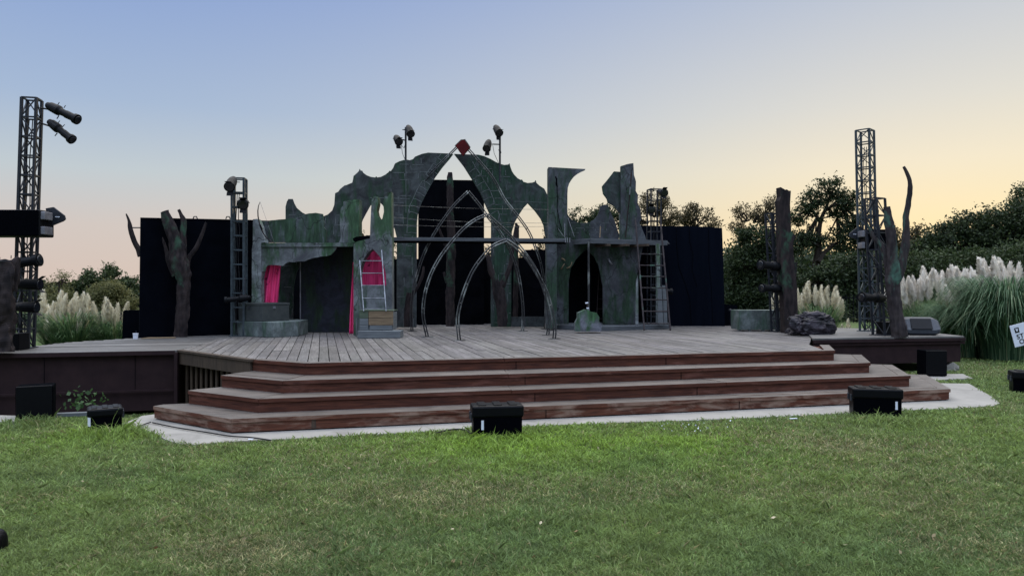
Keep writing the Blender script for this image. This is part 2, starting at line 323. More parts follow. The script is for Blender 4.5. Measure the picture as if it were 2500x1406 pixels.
def strip(mb, pl, pts, wpx=1.0, off=-.004, th=.003):
    """a thin painted line laid on a flat along pixel points"""
    for a, b in zip(pts, pts[1:]):
        mb.beam(pl.at(*a, off), pl.at(*b, off), wpx, th, up=Vector((pl.n.x, pl.n.y, 0)))

# ================================================================== GROUND
def ground_z(x, y):
    a_ = np.clip((np.asarray(y) - 8.6) / 2.4, 0, 1); b_ = np.clip((-np.asarray(x) - 3.5) / 1.0, 0, 1); c_ = np.clip((16 - np.asarray(y)) / 3, 0, 1)
    return -.34 * a_ * a_ * (3 - 2 * a_) * b_ * b_ * (3 - 2 * b_) * c_
mb = MB(); gx = [-400, -120, -50, -25] + [-16 + .25 * k for k in range(129)] + [25, 50, 120, 400]; gy = [-60, -10, 0] + [2 + .25 * k for k in range(73)] + [25, 40, 80, 200, 900]
mb.v = [(x_, y_, float(ground_z(x_, y_))) for y_ in gy for x_ in gx]; nx_ = len(gx)
for j_ in range(len(gy) - 1):
    for i_ in range(nx_ - 1): q_ = j_ * nx_ + i_; mb.f.append((q_, q_ + 1, q_ + nx_ + 1, q_ + nx_)); mb.mi.append(0); mb.tint.append(1.0)
m, n, l, b = base_mat('lawn_soil', .9, .1)
mp = coords(n, l); a = nz(n, l, mp, .55, 8, .6); bb = nz(n, l, mp, 22, 8, .75)
r = ramp(n, [(.36, (.055, .095, .030)), (.5, (.08, .115, .040)), (.64, (.13, .135, .065))]); l.new(a.outputs[0], r.inputs[0])
r2 = ramp(n, [(.3, (.35, .35, .35)), (.7, (1.35, 1.35, 1.35))]); l.new(bb.outputs[0], r2.inputs[0])
o_ = mixc(n, l, 1.0, r, r2, 'MULTIPLY'); l.new(o_.outputs[0], b.inputs['Base Color']); bump(n, l, b, bb, .8, .03)
mb.build('ground', m, loc=(0, 0, 0), kind='structure', smooth=True)

slab_px = [(299, 1034), (330, 1040), (367, 1053), (385, 1062), (404, 1072), (428, 1080), (450, 1083), (474, 1084.5), (520, 1081), (566, 1077), (640, 1073.5), (700, 1071), (850, 1063), (1000, 1055), (1145, 1047), (1280, 1040), (1420, 1034.5), (1560, 1029.5), (1660, 1026.5), (1860, 1018), (2088, 1007), (2206, 1001), (2320, 997), (2422, 991), (2441, 984), (2425, 970), (2391, 950)]
slab_xy = [(p.x, p.y) for p in (G(x, y, .012) for x, y in slab_px)]
slab_poly = slab_xy + [(7.6, 12.3), (5, 12.6), (-4, 9.9), (-4.6, 9.2)]
MB().slab(slab_poly, -.4, .012).build('concrete_pad', M['concrete'], kind='structure')

# ================================================================== STAGE
L1, A1, B1, R1 = (-4.34, 8.94), (-3.06, 8.05), (6.2, 10.45), (6.83, 12.2)
L2, A2, B2, R2 = (-4.0, 9.12), (-2.89, 8.43), (5.77, 10.70), (6.3, 12.26)
L3, A3, B3, R3 = (-3.72, 9.44), (-2.75, 8.87), (5.35, 11.03), (5.84, 12.36)
L4, A4, B4, R4 = (-3.49, 9.92), (-2.64, 9.43), (4.97, 11.37), (5.36, 12.5)
chains = [(L1, A1, B1, R1), (L2, A2, B2, R2), (L3, A3, B3, R3), (L4, A4, B4, R4)]
ztop = [.175, .334, .486, DZ]; zbot = [.026, .175, .334, .486]
stage = thing('stage', (1, 13, 0), 'broad weathered wooden outdoor stage with red-brown steps round its front', 'stage')
def vv(p): return Vector((p[0], p[1]))
def inset(ch, s):
    """move the three segments of a step outline inwards by s"""
    segs = []
    for p, q in zip(ch, ch[1:]):
        p, q = vv(p), vv(q); d = (q - p).normalized(); nn = Vector((-d.y, d.x)); segs.append((p + nn * s, d))
    def isec(a, b):
        (p, d), (q, e) = a, b; den = d.x * e.y - d.y * e.x; t = ((q.x - p.x) * e.y - (q.y - p.y) * e.x) / den; return p + d * t
    l0 = (vv(ch[0]), Vector((.22, .5)).normalized()); r0 = (vv(ch[3]), Vector((-1, .12)).normalized())
    return [isec(l0, segs[0]), isec(segs[0], segs[1]), isec(segs[1], segs[2]), isec(segs[2], r0)]
joints = [[1333, 1745 + 60], [1306, 1702], [1282, 1663], [1260, 1626]]
for k, ch in enumerate(chains):
    if k == 0:
        sh = MB(); b0_ = inset(ch, .05); sh.slab([b0_[0], b0_[1], b0_[2], b0_[3], (5.2, 12.7), (-3.2, 10.4)], .0, .03); sh.build('plinth', M['drape_dark'], stage)  # black strip standing in for the shaded gap under the bottom step
    st = MB(); body = inset(ch, .018)
    st.slab([body[0], body[1], body[2], body[3], (5.2, 12.75 + .01 * k), (-3.2 + .01 * k, 10.4)], zbot[k], ztop[k] - .046)
    # riser joints: dark gaps, and one pale repair patch on the bottom step
    jb = st; jb.cm = 1; d = (vv(ch[2]) - vv(ch[1])).normalized(); pl = Plane(body[1].x, body[1].y, math.degrees(math.atan2(d.y, d.x)))
    for jx in joints[k]:
        yb = CY + F * (EYE - zbot[k]) / pl.at(jx, 800).y; yt = CY + F * (EYE - ztop[k] + .046) / pl.at(jx, 800).y
        flat(jb, pl, [(jx - .8, yb), (jx + .8, yb), (jx + .8, yt), (jx - .8, yt)], .002, off=-.003)
    if k == 0:
        pb = st; pb.cm = 2; yb = CY + F * (EYE - zbot[k]) / pl.at(765, 800).y; yt = CY + F * (EYE - ztop[k] + .046) / pl.at(765, 800).y
        flat(pb, pl, [(760, yb - 1), (772, yb - 1), (771, yt), (761, yt)], .003, off=-.004)
    step = st.build('step', [M['red_worn'] if k == 0 else M['red'], M['drape_dark'], M['old_wood']], stage)
    # tread of two mitred boards per side
    tr = MB(); widths = [(0, .15), (.158, .42)]
    for wi, (s0, s1) in enumerate(widths):
        o, i = inset(ch, s0), inset(ch, s1)
        if k < 3: nx = inset(chains[k + 1], .0)
        else: nx = None
        if wi == 1 and nx: i = [p + (q - p) * 1.0 for p, q in zip(i, inset(chains[k + 1], .05))]
        if wi == 1 and not nx: continue
        for sgi in range(3):
            npart = 3 if sgi == 1 else 1
            for q in range(npart):
                e0, e1 = q / npart, (q + 1) / npart
                a_, b_ = o[sgi].lerp(o[sgi + 1], e0), o[sgi].lerp(o[sgi + 1], e1); c_, d_ = i[sgi].lerp(i[sgi + 1], e1), i[sgi].lerp(i[sgi + 1], e0)
                g = (b_ - a_).normalized() * .003; dz = random.uniform(-.003, .003)
                t_ = random.uniform(.88, 1.12); zt = ztop[k] + dz
                lo = [(p.x, p.y, zt - .045) for p in (a_ + g, b_ - g, c_ - g, d_ + g)]; hi = [(p.x, p.y, zt) for p in (a_ + g, b_ - g, c_ - g, d_ + g)]
                tr.cm = 0; tr.ct = t_; tr.add(hi, [(0, 1, 2, 3)])
                tr.cm = 1; tr.add(lo + hi, [(3, 2, 1, 0), (0, 1, 5, 4), (1, 2, 6, 5), (2, 3, 7, 6), (3, 0, 4, 7)])
    tr.build('tread', [M['tread'], M['red_worn'] if k == 0 else M['red']], step)

# deck boards: run away from the front edge
u = Vector((-math.sin(A0), math.cos(A0))); t = Vector((math.cos(A0), math.sin(A0)))
i4 = inset(chains[3], .156)
deck_poly = [(-5.15, 11.45), (-3.52, 9.98), tuple(i4[0]), tuple(i4[1]), tuple(i4[2]), (5.02, 12.5), (5.5, 13.62), (6.15, 15.2), (6.9, 17.2), (7.2, 20.0), (-.5, 20.4), (-6.2, 18.0), (-5.9, 15.5), (-5.48, 14.56)]
def cut(s):
    """where the line with offset s along t crosses the deck outline"""
    hs = []
    for i in range(len(deck_poly)):
        p, q = vv(deck_poly[i - 1]), vv(deck_poly[i]); a_, b_ = p.dot(t) - s, q.dot(t) - s
        if (a_ > 0) != (b_ > 0): k_ = a_ / (a_ - b_); hs.append((p + (q - p) * k_).dot(u))
    return (min(hs), max(hs)) if len(hs) >= 2 else None
db = MB(); s = -2.2; W = .139
svals = [vv(p).dot(t) for p in deck_poly]; s = min(svals) + .01
while s < max(svals) - .02:
    c0, c1 = cut(s + .004), cut(s + W - .004)
    if c0 and c1:
        h0 = max(c0[0], c1[0]); h1 = min(c0[1], c1[1]); cuts = [0]; x_ = h0 + random.uniform(.6, 3.4)
        while x_ < h1 - .5: cuts.append(x_); x_ += random.uniform(2.4, 4.0)
        cuts.append(99)
        for q in range(len(cuts) - 1):
            a0, a1 = (c0[0], c1[0]) if q == 0 else (cuts[q] + .004, cuts[q] + .004)
            e0, e1 = (c0[1], c1[1]) if cuts[q + 1] == 99 else (cuts[q + 1], cuts[q + 1])
            zt = DZ - .002 + random.uniform(-.004, .003); g = .0042 + random.uniform(0, .003)
            P = [t * (s + g) + u * a0, t * (s + W - g) + u * a1, t * (s + W - g) + u * e1, t * (s + g) + u * e0]
            c = random.uniform(.78, 1.18); db.ct = (c, c * random.uniform(.97, 1.0), c * random.uniform(.95, 1.02))
            lo = [(p.x, p.y, zt - .03) for p in P]; hi = [(p.x, p.y, zt) for p in P]
            db.add(lo + hi, [(4, 5, 6, 7), (0, 1, 5, 4), (1, 2, 6, 5), (2, 3, 7, 6), (3, 0, 4, 7)])
    s += W
db.build('deck_boards', M['deck'], stage)
core = [(-5.1, 11.5), (-3.4, 10.1), (-2.5, 9.7), (4.8, 11.6), (4.95, 12.5), (5.4, 13.7), (6.1, 15.4), (6.8, 17.2), (7.1, 19.9), (-.5, 20.3), (-6.1, 17.9), (-5.8, 15.5), (-5.4, 14.6)]
MB().slab(core, .42, DZ - .036).build('joist_frame', M['drape_dark'], stage)
# open slatted side at the left, with its long beam
pS = Plane(-5.15, 11.45, math.degrees(math.atan2(9.92 - 11.45, -3.49 + 5.15)))
fa = MB(); fa.beam((-5.14, 11.44, DZ - .115), (-3.5, 9.93, DZ - .115), .04, .20); fa.build('edge_beam', M['old_wood'], stage, bevel=.006)
eb = MB(); eb.beam((-5.14, 11.45, DZ - .011), (-3.46, 9.905, DZ - .011), .1, .03); eb.build('edge_board', M['old_wood'], stage)
for k in range(14):
    f_ = (k + .5) / 14; p = Vector((-5.12, 11.46, 0)).lerp(Vector((-3.42, 9.9, 0)), f_)
    MB().box((p.x + .03, p.y + .035, -.3), (.062, .02, .82), pS.t.angle_signed(Vector((1, 0))) if False else math.atan2(-1.53, 1.66)).build('slat', M['old_wood'], stage)
MB().slab([(-5.0, 12.1), (-3.2, 10.5), (-3.1, 10.7), (-4.9, 12.3)], -.3, .45).build('back_skirt', M['drape_dark'], stage)

# ---------------- left side platform
lp = thing('platform', (-8, 12, 0), 'dark brown plywood-sided side platform at the left of the stage', 'platform')
lpoly = [(-5.17, 11.43), (-12.0, 9.75), (-12.0, 11.0), (-7.95, 11.75), (-7.85, 13.1), (-7.15, 14.3), (-6.0, 15.4), (-5.5, 14.56)]
lt = MB(); d_ = Vector((math.cos(R(13.8)), math.sin(R(13.8)))); n_ = Vector((-d_.y, d_.x))
for k in range(44):                                                   # boards parallel to the front edge
    s0 = vv(lpoly[0]).dot(n_) - .01 + k * .14; xs = []
    for i in range(len(lpoly)):
        p, q = vv(lpoly[i - 1]), vv(lpoly[i]); a_, b_ = p.dot(n_) - s0 - .07, q.dot(n_) - s0 - .07
        if (a_ > 0) != (b_ > 0): xs.append((p + (q - p) * (a_ / (a_ - b_))).dot(d_))
    if len(xs) < 2: continue
    x0, x1 = min(xs), max(xs); P = [d_ * x0 + n_ * (s0 + .004), d_ * x1 + n_ * (s0 + .004), d_ * x1 + n_ * (s0 + .136), d_ * x0 + n_ * (s0 + .136)]
    zt = DZ - .001 + random.uniform(-.003, .003); c = random.uniform(.8, 1.15); lt.ct = (c, c, c)
    lo = [(p.x, p.y, zt - .03) for p in P]; hi = [(p.x, p.y, zt) for p in P]
    lt.add(lo + hi, [(4, 5, 6, 7), (0, 1, 5, 4), (1, 2, 6, 5), (2, 3, 7, 6), (3, 0, 4, 7)])
lt.build('deck_boards', M['deck_left'], lp)
fr = Plane(-5.17, 11.43, math.degrees(math.atan2(11.43 - 9.75, -5.17 + 12)))
sk = MB(); c0 = [(-5.19, 11.46), (-11.9, 9.81), (-11.9, 10.9), (-8.1, 11.6), (-8.0, 13.0), (-7.2, 14.2), (-5.55, 14.4)]
sk.slab(c0, -.28, DZ - .035); sk.build('skirt', M['brown_ply'], lp)
bm_ = MB(); e = Vector((-5.2, 11.42, 0)); g_ = Vector((-12.0, 9.74, 0)); nn = Vector((fr.n.x, fr.n.y, 0)) * -.022
bm_.beam(e + nn + Vector((0, 0, DZ - .035)), g_ + nn + Vector((0, 0, DZ - .035)), .03, .06); bm_.build('top_trim', M['brown_ply'], lp)
bm_ = MB(); bm_.beam(e + nn * .6 + Vector((0, 0, .03)), g_ + nn * .6 + Vector((0, 0, .03)), .025, .03); bm_.build('lower_trim', M['brown_ply'], lp)
for px in (108, 330): 
    q = fr.at(px, 900, -.006); bm_ = MB(); bm_.box((q.x, q.y, .05), (.008, .008, .54), R(13.8)); bm_.build('panel_joint', M['drape_dark'], lp)
# slanted end board by the slatted side
MB().beam((-5.16, 11.38, -.34), (-5.16, 11.38, DZ - .03), .05, .08).build('corner_post', M['brown_ply'], lp)

# ---------------- right side platform
rp = thing('platform', (7.2, 15, 0), 'dark brown plywood-sided side platform at the right of the stage', 'platform')
ZR = .67
rpoly = [(5.55, 13.65), (8.76, 14.32), (8.75, 16.6), (7.4, 17.4), (6.6, 17.3), (6.15, 15.4)]
MB().slab(rpoly, ZR - .03, ZR).build('deck_sheet', M['deck_left'], rp)
MB().slab([(5.62, 13.69), (8.7, 14.34), (8.7, 16.5), (6.9, 17.2), (6.2, 15.4)], .17, ZR - .032).build('skirt', M['brown_ply'], rp)
q0, q1 = Vector((5.55, 13.63, 0)), Vector((8.77, 14.30, 0))
MB().beam(q0 + Vector((0, 0, ZR - .062)), q1 + Vector((0, 0, ZR - .062)), .03, .05).build('top_trim', M['brown_ply'], rp)
MB().beam(q0 + Vector((0, .03, ZR - .125)), q1 + Vector((0, .03, ZR - .125)), .03, .045).build('lower_trim', M['brown_ply'], rp)
for px in (2300, 2050): 
    q = G(px, 905); MB().box((q.x, q.y + .25, 0), (.3, .2, .17), R(11)).build('foot', M['brown_ply'], rp)
q = G(2343, 908); mb = MB(); mb.tube([(q.x - .12, q.y + .3, .02), (q.x, q.y + .28, .06), (q.x + .13, q.y + .32, .03)], [.07, .11, .06], 8, .5); mb.build('stone', M['concrete'], label='small pale stone under the right platform corner', cat='stone')

# ================================================================== FLATS AND WALLS
def wall(name, mat, pl, pts, thick, label, cat, j=0, **k):
    mb = MB(); flat(mb, pl, pts, thick, j=j); return mb.build(name, mat, label=label, cat=cat, **k)
# black masking walls
PL = Plane(-7.1, 14.2, 35.5)
PLw = Plane(-7.1, 14.25, math.degrees(math.atan2(.9, 1.33)))
def botz(pl, px, z): q = pl.at(px, 800); return CY + F * (EYE - z) / q.y
wl = thing('masking_wall', (-6, 14.8, DZ), 'wide black masking wall behind the forked dead tree', 'wall')
mb = MB(); flat(mb, PLw, [(340, botz(PLw, 340, DZ)), (343.5, 534), (480, 535.5), (615, 540), (643, 540.6), (643, botz(PLw, 643, DZ))], .06); mb.build('panel', M['drape'], wl)
mb = MB(); mb.beam(PLw.at(343, 533.4, .03), PLw.at(620, 539.2, .03), .07, .03); mb.build('top_rail', M['drape'], wl)
for px in (476, 556): 
    q = PLw.at(px, 535, .03); mb = MB(); mb.tube([q + Vector((-.04, 0, 0)), q + Vector((-.02, 0, .05)), q + Vector((.03, 0, .05)), q + Vector((.05, 0, 0))], .012, 6); mb.build('hook', M['metal'], wl)
wall('masking_wall', M['drape'], Plane(-7.6, 14.9, 8), [(298, 836), (300, 760), (306, 757), (345, 757), (345, 836)], .05, 'low black wall sticking out left of the tall black masking wall', 'wall')
wall('masking_wall', M['drape_dark'], Plane(0, 19.6, 8), [(1021, 797), (1021, 446), (1026, 438.5), (1182, 440.5), (1182, 797)], .06, 'tall black masking panel inside the centre arch', 'wall')
wall('masking_wall', M['drape_dark'], Plane(0, 20.1, 6), [(700, 800), (700, 632), (1020, 632), (1182, 626), (1262, 629), (1279, 628), (1281, 610), (1352, 609), (1352, 800)], .06, 'low black wall behind the castle windows with a stepped top', 'wall')
wr = thing('masking_wall', (4.4, 18.8, DZ), 'tall black masking wall with hanging seams right of the wooden ladder', 'wall')
PR = Plane(4.4, 18.75, -6)
mb = MB(); flat(mb, PR, [(1560, 800), (1560, 550), (1619, 552), (1690, 552), (1763, 556.5), (1766, 640), (1770, 797)], .06); mb.build('panel', M['navy'], wr)
mb = MB()
for pts in ([(1651, 558), (1652, 600), (1657, 650), (1672, 690), (1684, 730), (1688, 790)], [(1683, 556), (1684, 590), (1692, 620), (1690, 660), (1702, 700)], [(1730, 560), (1731, 640), (1737, 700), (1740, 790)]):
    mb.tube([PR.at(x, y, -.006) for x, y in pts], .006, 5)
mb.build('seam', M['drape_dark'], wr)
wall('masking_wall', M['drape'], Plane(5.6, 18.9, 0), [(1764, 799), (1764, 742), (1800, 745), (1802, 799)], .05, 'low black box wall at the right foot of the tall black wall', 'wall')
wall('masking_wall', M['drape'], Plane(-9, 20, 0), [(40, 812), (40, 764), (250, 764), (345, 762), (345, 812)], .05, 'low dark screen behind the left pampas grass', 'wall')

# castle arch flats with painted stone joints
PB = Plane(-1.6, 17.55, 13.5)
bl = thing('castle_flat', PB.at(1000, 799), 'left half of the painted castle wall with ragged top and pointed window', 'scenery')
la = [(636, 801), (636, 615), (697, 614), (697, 505), (700, 493), (704, 486), (715, 486), (719, 497), (725, 508), (738, 519), (748, 524), (765, 530), (790, 528), (800, 524), (811, 514), (816, 500), (818, 472), (826, 468), (830, 462), (841, 453), (846, 452), (860, 446), (862, 437), (863, 430), (870, 424), (876, 418), (878, 412), (881, 417), (884.5, 417), (887, 422), (895, 428), (905, 432), (916, 433.5), (918.5, 430.5), (921, 433.5), (930, 432), (940, 427), (948, 421), (951, 417), (954, 418), (960, 410), (963, 402), (965, 399), (975, 394), (985, 391), (993, 390), (1000, 391.5), (1008, 389), (1013, 383), (1020, 380), (1030, 376), (1045, 373), (1070, 374), (1095, 375), (1107, 377),
      (1097, 390), (1080, 410), (1062, 435), (1050, 456), (1040, 475), (1031, 492), (1025, 507), (1020, 525), (1018, 545), (1017, 799), (969, 799), (969, 580), (964, 560), (956, 540), (945, 518), (934, 500), (920, 487), (905, 502), (895, 520), (886, 537), (880, 555), (877, 580), (877, 620), (760, 620), (738, 642), (724, 665), (717, 700), (715, 801)]
wl_l = MB(); flat(wl_l, PB, la, .05)
ra = [(1109, 376), (1130, 377), (1168, 378), (1182, 381.5), (1198, 388.5), (1210, 395.5), (1220, 400), (1231, 403), (1241, 402), (1244, 399), (1246, 407), (1250, 418), (1255, 426), (1264, 435.5), (1272.5, 440), (1274, 438), (1278, 444), (1288, 447), (1299.5, 446), (1306, 444), (1308, 440), (1310, 447), (1318, 454), (1329, 461), (1335, 473), (1338, 480), (1345, 490), (1345, 798), (1334, 798), (1334, 582), (1331, 572), (1327.5, 550), (1320.5, 534), (1306.5, 515), (1289, 496.5), (1278, 508), (1267, 525), (1257, 543), (1250, 565), (1249, 583), (1248, 798), (1199, 798), (1199.5, 543), (1196.6, 524.6), (1182.5, 494), (1173, 471), (1154, 440), (1133, 407)]
br = thing('castle_flat', PB.at(1222, 798), 'right half of the painted castle wall, greener, with pointed window', 'scenery')
wl_r = MB(); flat(wl_r, PB, ra, .05)
wall('castle_flat', M['brick'], Plane(.2, 17.95, 13.5), [(1249, 798), (1249, 773), (1329, 773), (1329, 798)], .04, 'low dark stone-painted board across the foot of the right window', 'scenery')
def courses(poly, y0, y1, x0, x1, dy, dx, keep, seed):
    rs = random.Random(seed); o = []; row = 0; y = y0
    while y < y1:
        x = x0 + (dx / 2 if row % 2 else 0)
        while x < x1:
            xe = min(x + dx, x1); y_ = y + rs.uniform(-1, 1)
            if inpoly(x + 2, y, poly) and inpoly(xe - 2, y, poly) and rs.random() < keep: o.append([(x + 3, y_), (xe - 3, y_ + rs.uniform(-.6, .6))])
            if inpoly(x, y + 2, poly) and inpoly(x, y + dy - 2, poly) and rs.random() < keep: o.append([(x + rs.uniform(-1, 1), y + 2.5), (x + rs.uniform(-1, 1), y + dy - 3)])
            x += dx * rs.uniform(.9, 1.1)
        y += dy; row += 1
    return o
def vouss(inner, wid, n, rs):
    o = []; outer = []; acc = [0]
    for a_, b_ in zip(inner, inner[1:]): acc.append(acc[-1] + math.dist(a_, b_))
    for k in range(n + 1):
        q = acc[-1] * k / n; i = max(j for j in range(len(acc)) if acc[j] <= q + 1e-6); i = min(i, len(inner) - 2)
        f_ = (q - acc[i]) / (acc[i + 1] - acc[i]); a_, b_ = inner[i], inner[i + 1]; p = (a_[0] + (b_[0] - a_[0]) * f_, a_[1] + (b_[1] - a_[1]) * f_)
        L_ = math.dist(a_, b_); nx, ny = (b_[1] - a_[1]) / L_ * wid, -(b_[0] - a_[0]) / L_ * wid
        if k and k < n: o.append([(p[0] + nx * .04, p[1] + ny * .04), (p[0] + nx * .6, p[1] + ny * .6 - 1.5), (p[0] + nx * .95, p[1] + ny * .95)])
        outer.append((p[0] + nx + rs.uniform(-1, 1), p[1] + ny))
    o += [[outer[k], outer[k + 1]] for k in range(len(outer) - 1) if rs.random() < .85]
    return o
rs = random.Random(3)
jl = wl_l; jl.cm = 1; inner = [(1097, 390), (1080, 410), (1062, 435), (1050, 456), (1040, 475), (1031, 492), (1025, 507), (1020, 525), (1018, 545), (1017.5, 600)][::-1]
for seg in courses(la, 383, 500, 955, 1075, 19, 34, .7, 5) + courses(la, 500, 800, 690, 1010, 25, 24, .62, 6) + [[(903, 483), (955, 484), (1000, 486)], [(991, 392), (991, 520)]]:
    if len(seg) == 2 and seg[0][0] > 1000 and seg[0][1] > 450 and seg[0][1] < 560: continue
    strip(jl, PB, seg, .012)
for seg in vouss(inner, 24, 15, rs): strip(jl, PB, seg, .014)
jl.build('wall_panel', [M['brick'], M['joint']], bl)
jl = wl_r; jl.cm = 1; inner = [(1133, 407), (1154, 440), (1173, 471), (1182.5, 494), (1196.6, 524.6), (1199.5, 543), (1199.5, 600)]
for seg in courses(ra, 395, 500, 1160, 1250, 18, 30, .5, 8) + courses(ra, 500, 800, 1205, 1250, 24, 24, .7, 9): strip(jl, PB, seg, .012)
for seg in vouss(inner, 23, 11, rs): strip(jl, PB, seg, .014)
strip(jl, PB, [(1255, 492), (1340, 495)], .01)
jl.build('wall_panel', [M['brick_green'], M['joint']], br)

# ------------- left ruin: pillar, broken upper wall, lintel, window tower
LR = Plane(-4, 15.2, 0); LB = Plane(-4, 15.4, 0)
ruin = thing('ruin_flat', LR.at(740, 810), 'grey-green ruined building front with broken lintel at the left of the set', 'scenery')
z4 = lambda p: Z(600, 440, 3.515, p)
yb = botz(LR, 640, DZ)
mb = MB(); flat(mb, LR, [(614, yb), (615, 609), (617, 596), (617.6, 535.5), (628, 534.5), (633, 545), (637, 554), (640, 568), (645, 582), (647.5, 592), (637, 593), (636, yb)], .22, off=-.06); mb.build('pillar', M['pillar'], ruin)
mb = MB(); flat(mb, LR, [(637, 593), (862, 592.5), (862, 602), (637, 603)], .10, off=-.03); mb.build('ledge', M['stone_green'], ruin)
hw = z4([(125, 573), (780, 573), (775, 588), (765, 605), (730, 640), (700, 650), (640, 655), (590, 665), (540, 680), (500, 697), (450, 697), (410, 705), (370, 700), (340, 715), (320, 735), (250, 728), (190, 728), (175, 745), (165, 780), (125, 788)])
mb = MB(); flat(mb, LR, hw, .05, j=.6); mb.build('lintel', M['stone_green'], ruin)
uw = z4([(110, 535), (120, 345), (200, 347), (330, 335), (450, 320), (490, 300), (520, 290), (600, 280), (660, 290), (665, 320), (675, 370), (668, 400), (690, 430), (690, 535)])
mb = MB(); flat(mb, LB, uw, .05, j=.5); mb.build('upper_wall', M['green_top'], ruin)
pn = z4([(837, 185), (850, 180), (940, 166), (972, 165), (973, 535), (800, 535), (812, 500), (815, 480), (808, 400), (808, 300), (815, 240), (840, 215)])
mb = MB(); flat(mb, LR, pn, .3, off=.05, j=.3); mb.build('upper_panel', M['stone_green'], ruin)
mb = MB(); f0 = [LR.at(637, 594), LR.at(862, 594)]
mb.prism([(f0[0].x, 15.2, f0[0].z), (f0[1].x, 15.2, f0[1].z), (f0[1].x, 16.8, f0[0].z), (f0[0].x - .1, 16.8, f0[0].z)], (0, 0, -.04)); mb.build('upper_floor', M['drape_dark'], ruin)
tw = thing('ruin_flat', LR.at(905, 815), 'tall jagged grey-green window tower behind the leaning aluminium ladder', 'scenery')
T = Plane(-3, 14.95, 0); yb = botz(T, 900, DZ)
to = z4([(925, 545), (960, 524), (1000, 515), (1066, 500), (1068, 400), (1075, 250), (1083, 140), (1108, 137), (1132, 142), (1135, 200), (1122, 260), (1130, 300), (1155, 347), (1172, 330), (1185, 270), (1180, 200), (1195, 110), (1248, 98), (1252, 400), (1255, 1200)])
to = [(x, y) for x, y in to] + [(957, yb), (863, yb)]
wh = z4([(1090, 588), (1050, 620), (1020, 665), (1000, 705), (985, 750), (978, 800), (976, 905), (1205, 905), (1202, 800), (1185, 730), (1150, 655)])
mb = MB(); flat(mb, T, to, .28, [wh[::-1]], j=0); mb.build('tower_wall', M['stone_green'], tw)
mb = MB(); flat(mb, T, z4([(990, 905), (1190, 905), (1190, 1300), (990, 1300)]), .03, off=-.035); mb.build('lower_panel', M['stone'], tw)
mb = MB(); flat(mb, T, z4([(918, 500), (950, 485), (1060, 472), (1060, 500), (1000, 515), (925, 525)]), .5, off=.05); mb.build('top_board', M['drape_dark'], tw)
# dark doorway with painted door
dr = thing('doorway_panel', LR.at(800, 813), 'dark painted door panel with a pale edge strip in the ruin', 'scenery')
DP = Plane(-4, 16.0, 0)
mb = MB(); flat(mb, DP, [(735, botz(DP, 735, DZ)), (735, 596), (866, 596), (866, botz(DP, 735, DZ))], .04); mb.build('panel', M['door_dark'], dr)
mb = MB(); flat(mb, DP, [(732, botz(DP, 735, DZ)), (732, 640), (734.5, 640), (734.5, botz(DP, 735, DZ))], .03, off=-.02); mb.build('edge_strip', M['pale_metal'], dr)
# magenta cloths
def cloth(pl, left, right, folds, mat, label, amp=.03, off=0):
    mb = MB(); n = folds * 8; rows = 14; vs = []; fs = []
    for r_ in range(rows + 1):
        f_ = r_ / rows; y = left[0][1] + (left[-1][1] - left[0][1]) * f_
        def ip(ch):
            for a_, b_ in zip(ch, ch[1:]):
                if a_[1] <= y <= b_[1] + 1e-6: return a_[0] + (b_[0] - a_[0]) * (y - a_[1]) / (b_[1] - a_[1])
            return ch[-1][0]
        xl, xr = ip(left), ip(right)
        for c in range(n + 1):
            g = c / n; vs.append(pl.at(xl + (xr - xl) * g, y, off + amp * math.sin(g * folds * 2 * math.pi + f_ * .8) + amp * .5 * math.sin(g * 11 + f_ * 3)))
    for r_ in range(rows):
        for c in range(n): a_ = r_ * (n + 1) + c; fs.append((a_, a_ + 1, a_ + n + 2, a_ + n + 1))
    mb.add(vs, fs); o = mb.build('curtain', mat, smooth=True, label=label, cat='curtain', group='magenta cloths hung in the ruin')
    sm = o.modifiers.new('thickness', 'SOLIDIFY'); sm.thickness = .004; return o
cloth(Plane(-4, 15.42, 0), [(651, 640), (650, 655), (644, 690), (640.5, 745)], [(686, 640), (685, 660), (682, 700), (678, 745)], 3, M['pink'], 'magenta curtain under the broken lintel beside the pillar')
cloth(Plane(-3, 15.5, 0), [(862, 640), (860, 680), (856, 740), (852, 818)], [(864, 640), (864, 680), (863, 740), (862.5, 818)], 2, M['pink'], 'narrow magenta curtain hanging in the doorway edge', .02)
cloth(Plane(-3, 15.45, 0), [(874, 604), (874, 700)], [(946, 604), (946, 700)], 4, M['pink'], 'magenta cloth stretched behind the tower window', .012)

# bow standing against the pillar
bw = thing('bow', D(638, 592, 15.0), 'thin curved archery bow propped on the left pillar', 'bow')
mb = MB(); bp_ = [(635, 493), (631, 503), (629.5, 515), (630, 528), (632.5, 542), (637, 556), (643, 570), (651, 581), (660, 588), (670, 593)]
mb.tube([D(x, y, 15.0) for x, y in bp_], [.005, .008, .011, .012, .013, .016, .013, .012, .009, .006], 7); mb.build('limb', M['bark_pale'], bw, smooth=True)
MB().tube([D(635, 493, 15.0), D(670, 593, 15.0)], .0025, 5).build('string', M['pale_metal'], bw)
MB().tube([D(635, 549, 15.0), D(639.5, 561, 15.0)], .02, 8).build('grip', M['black'], bw)

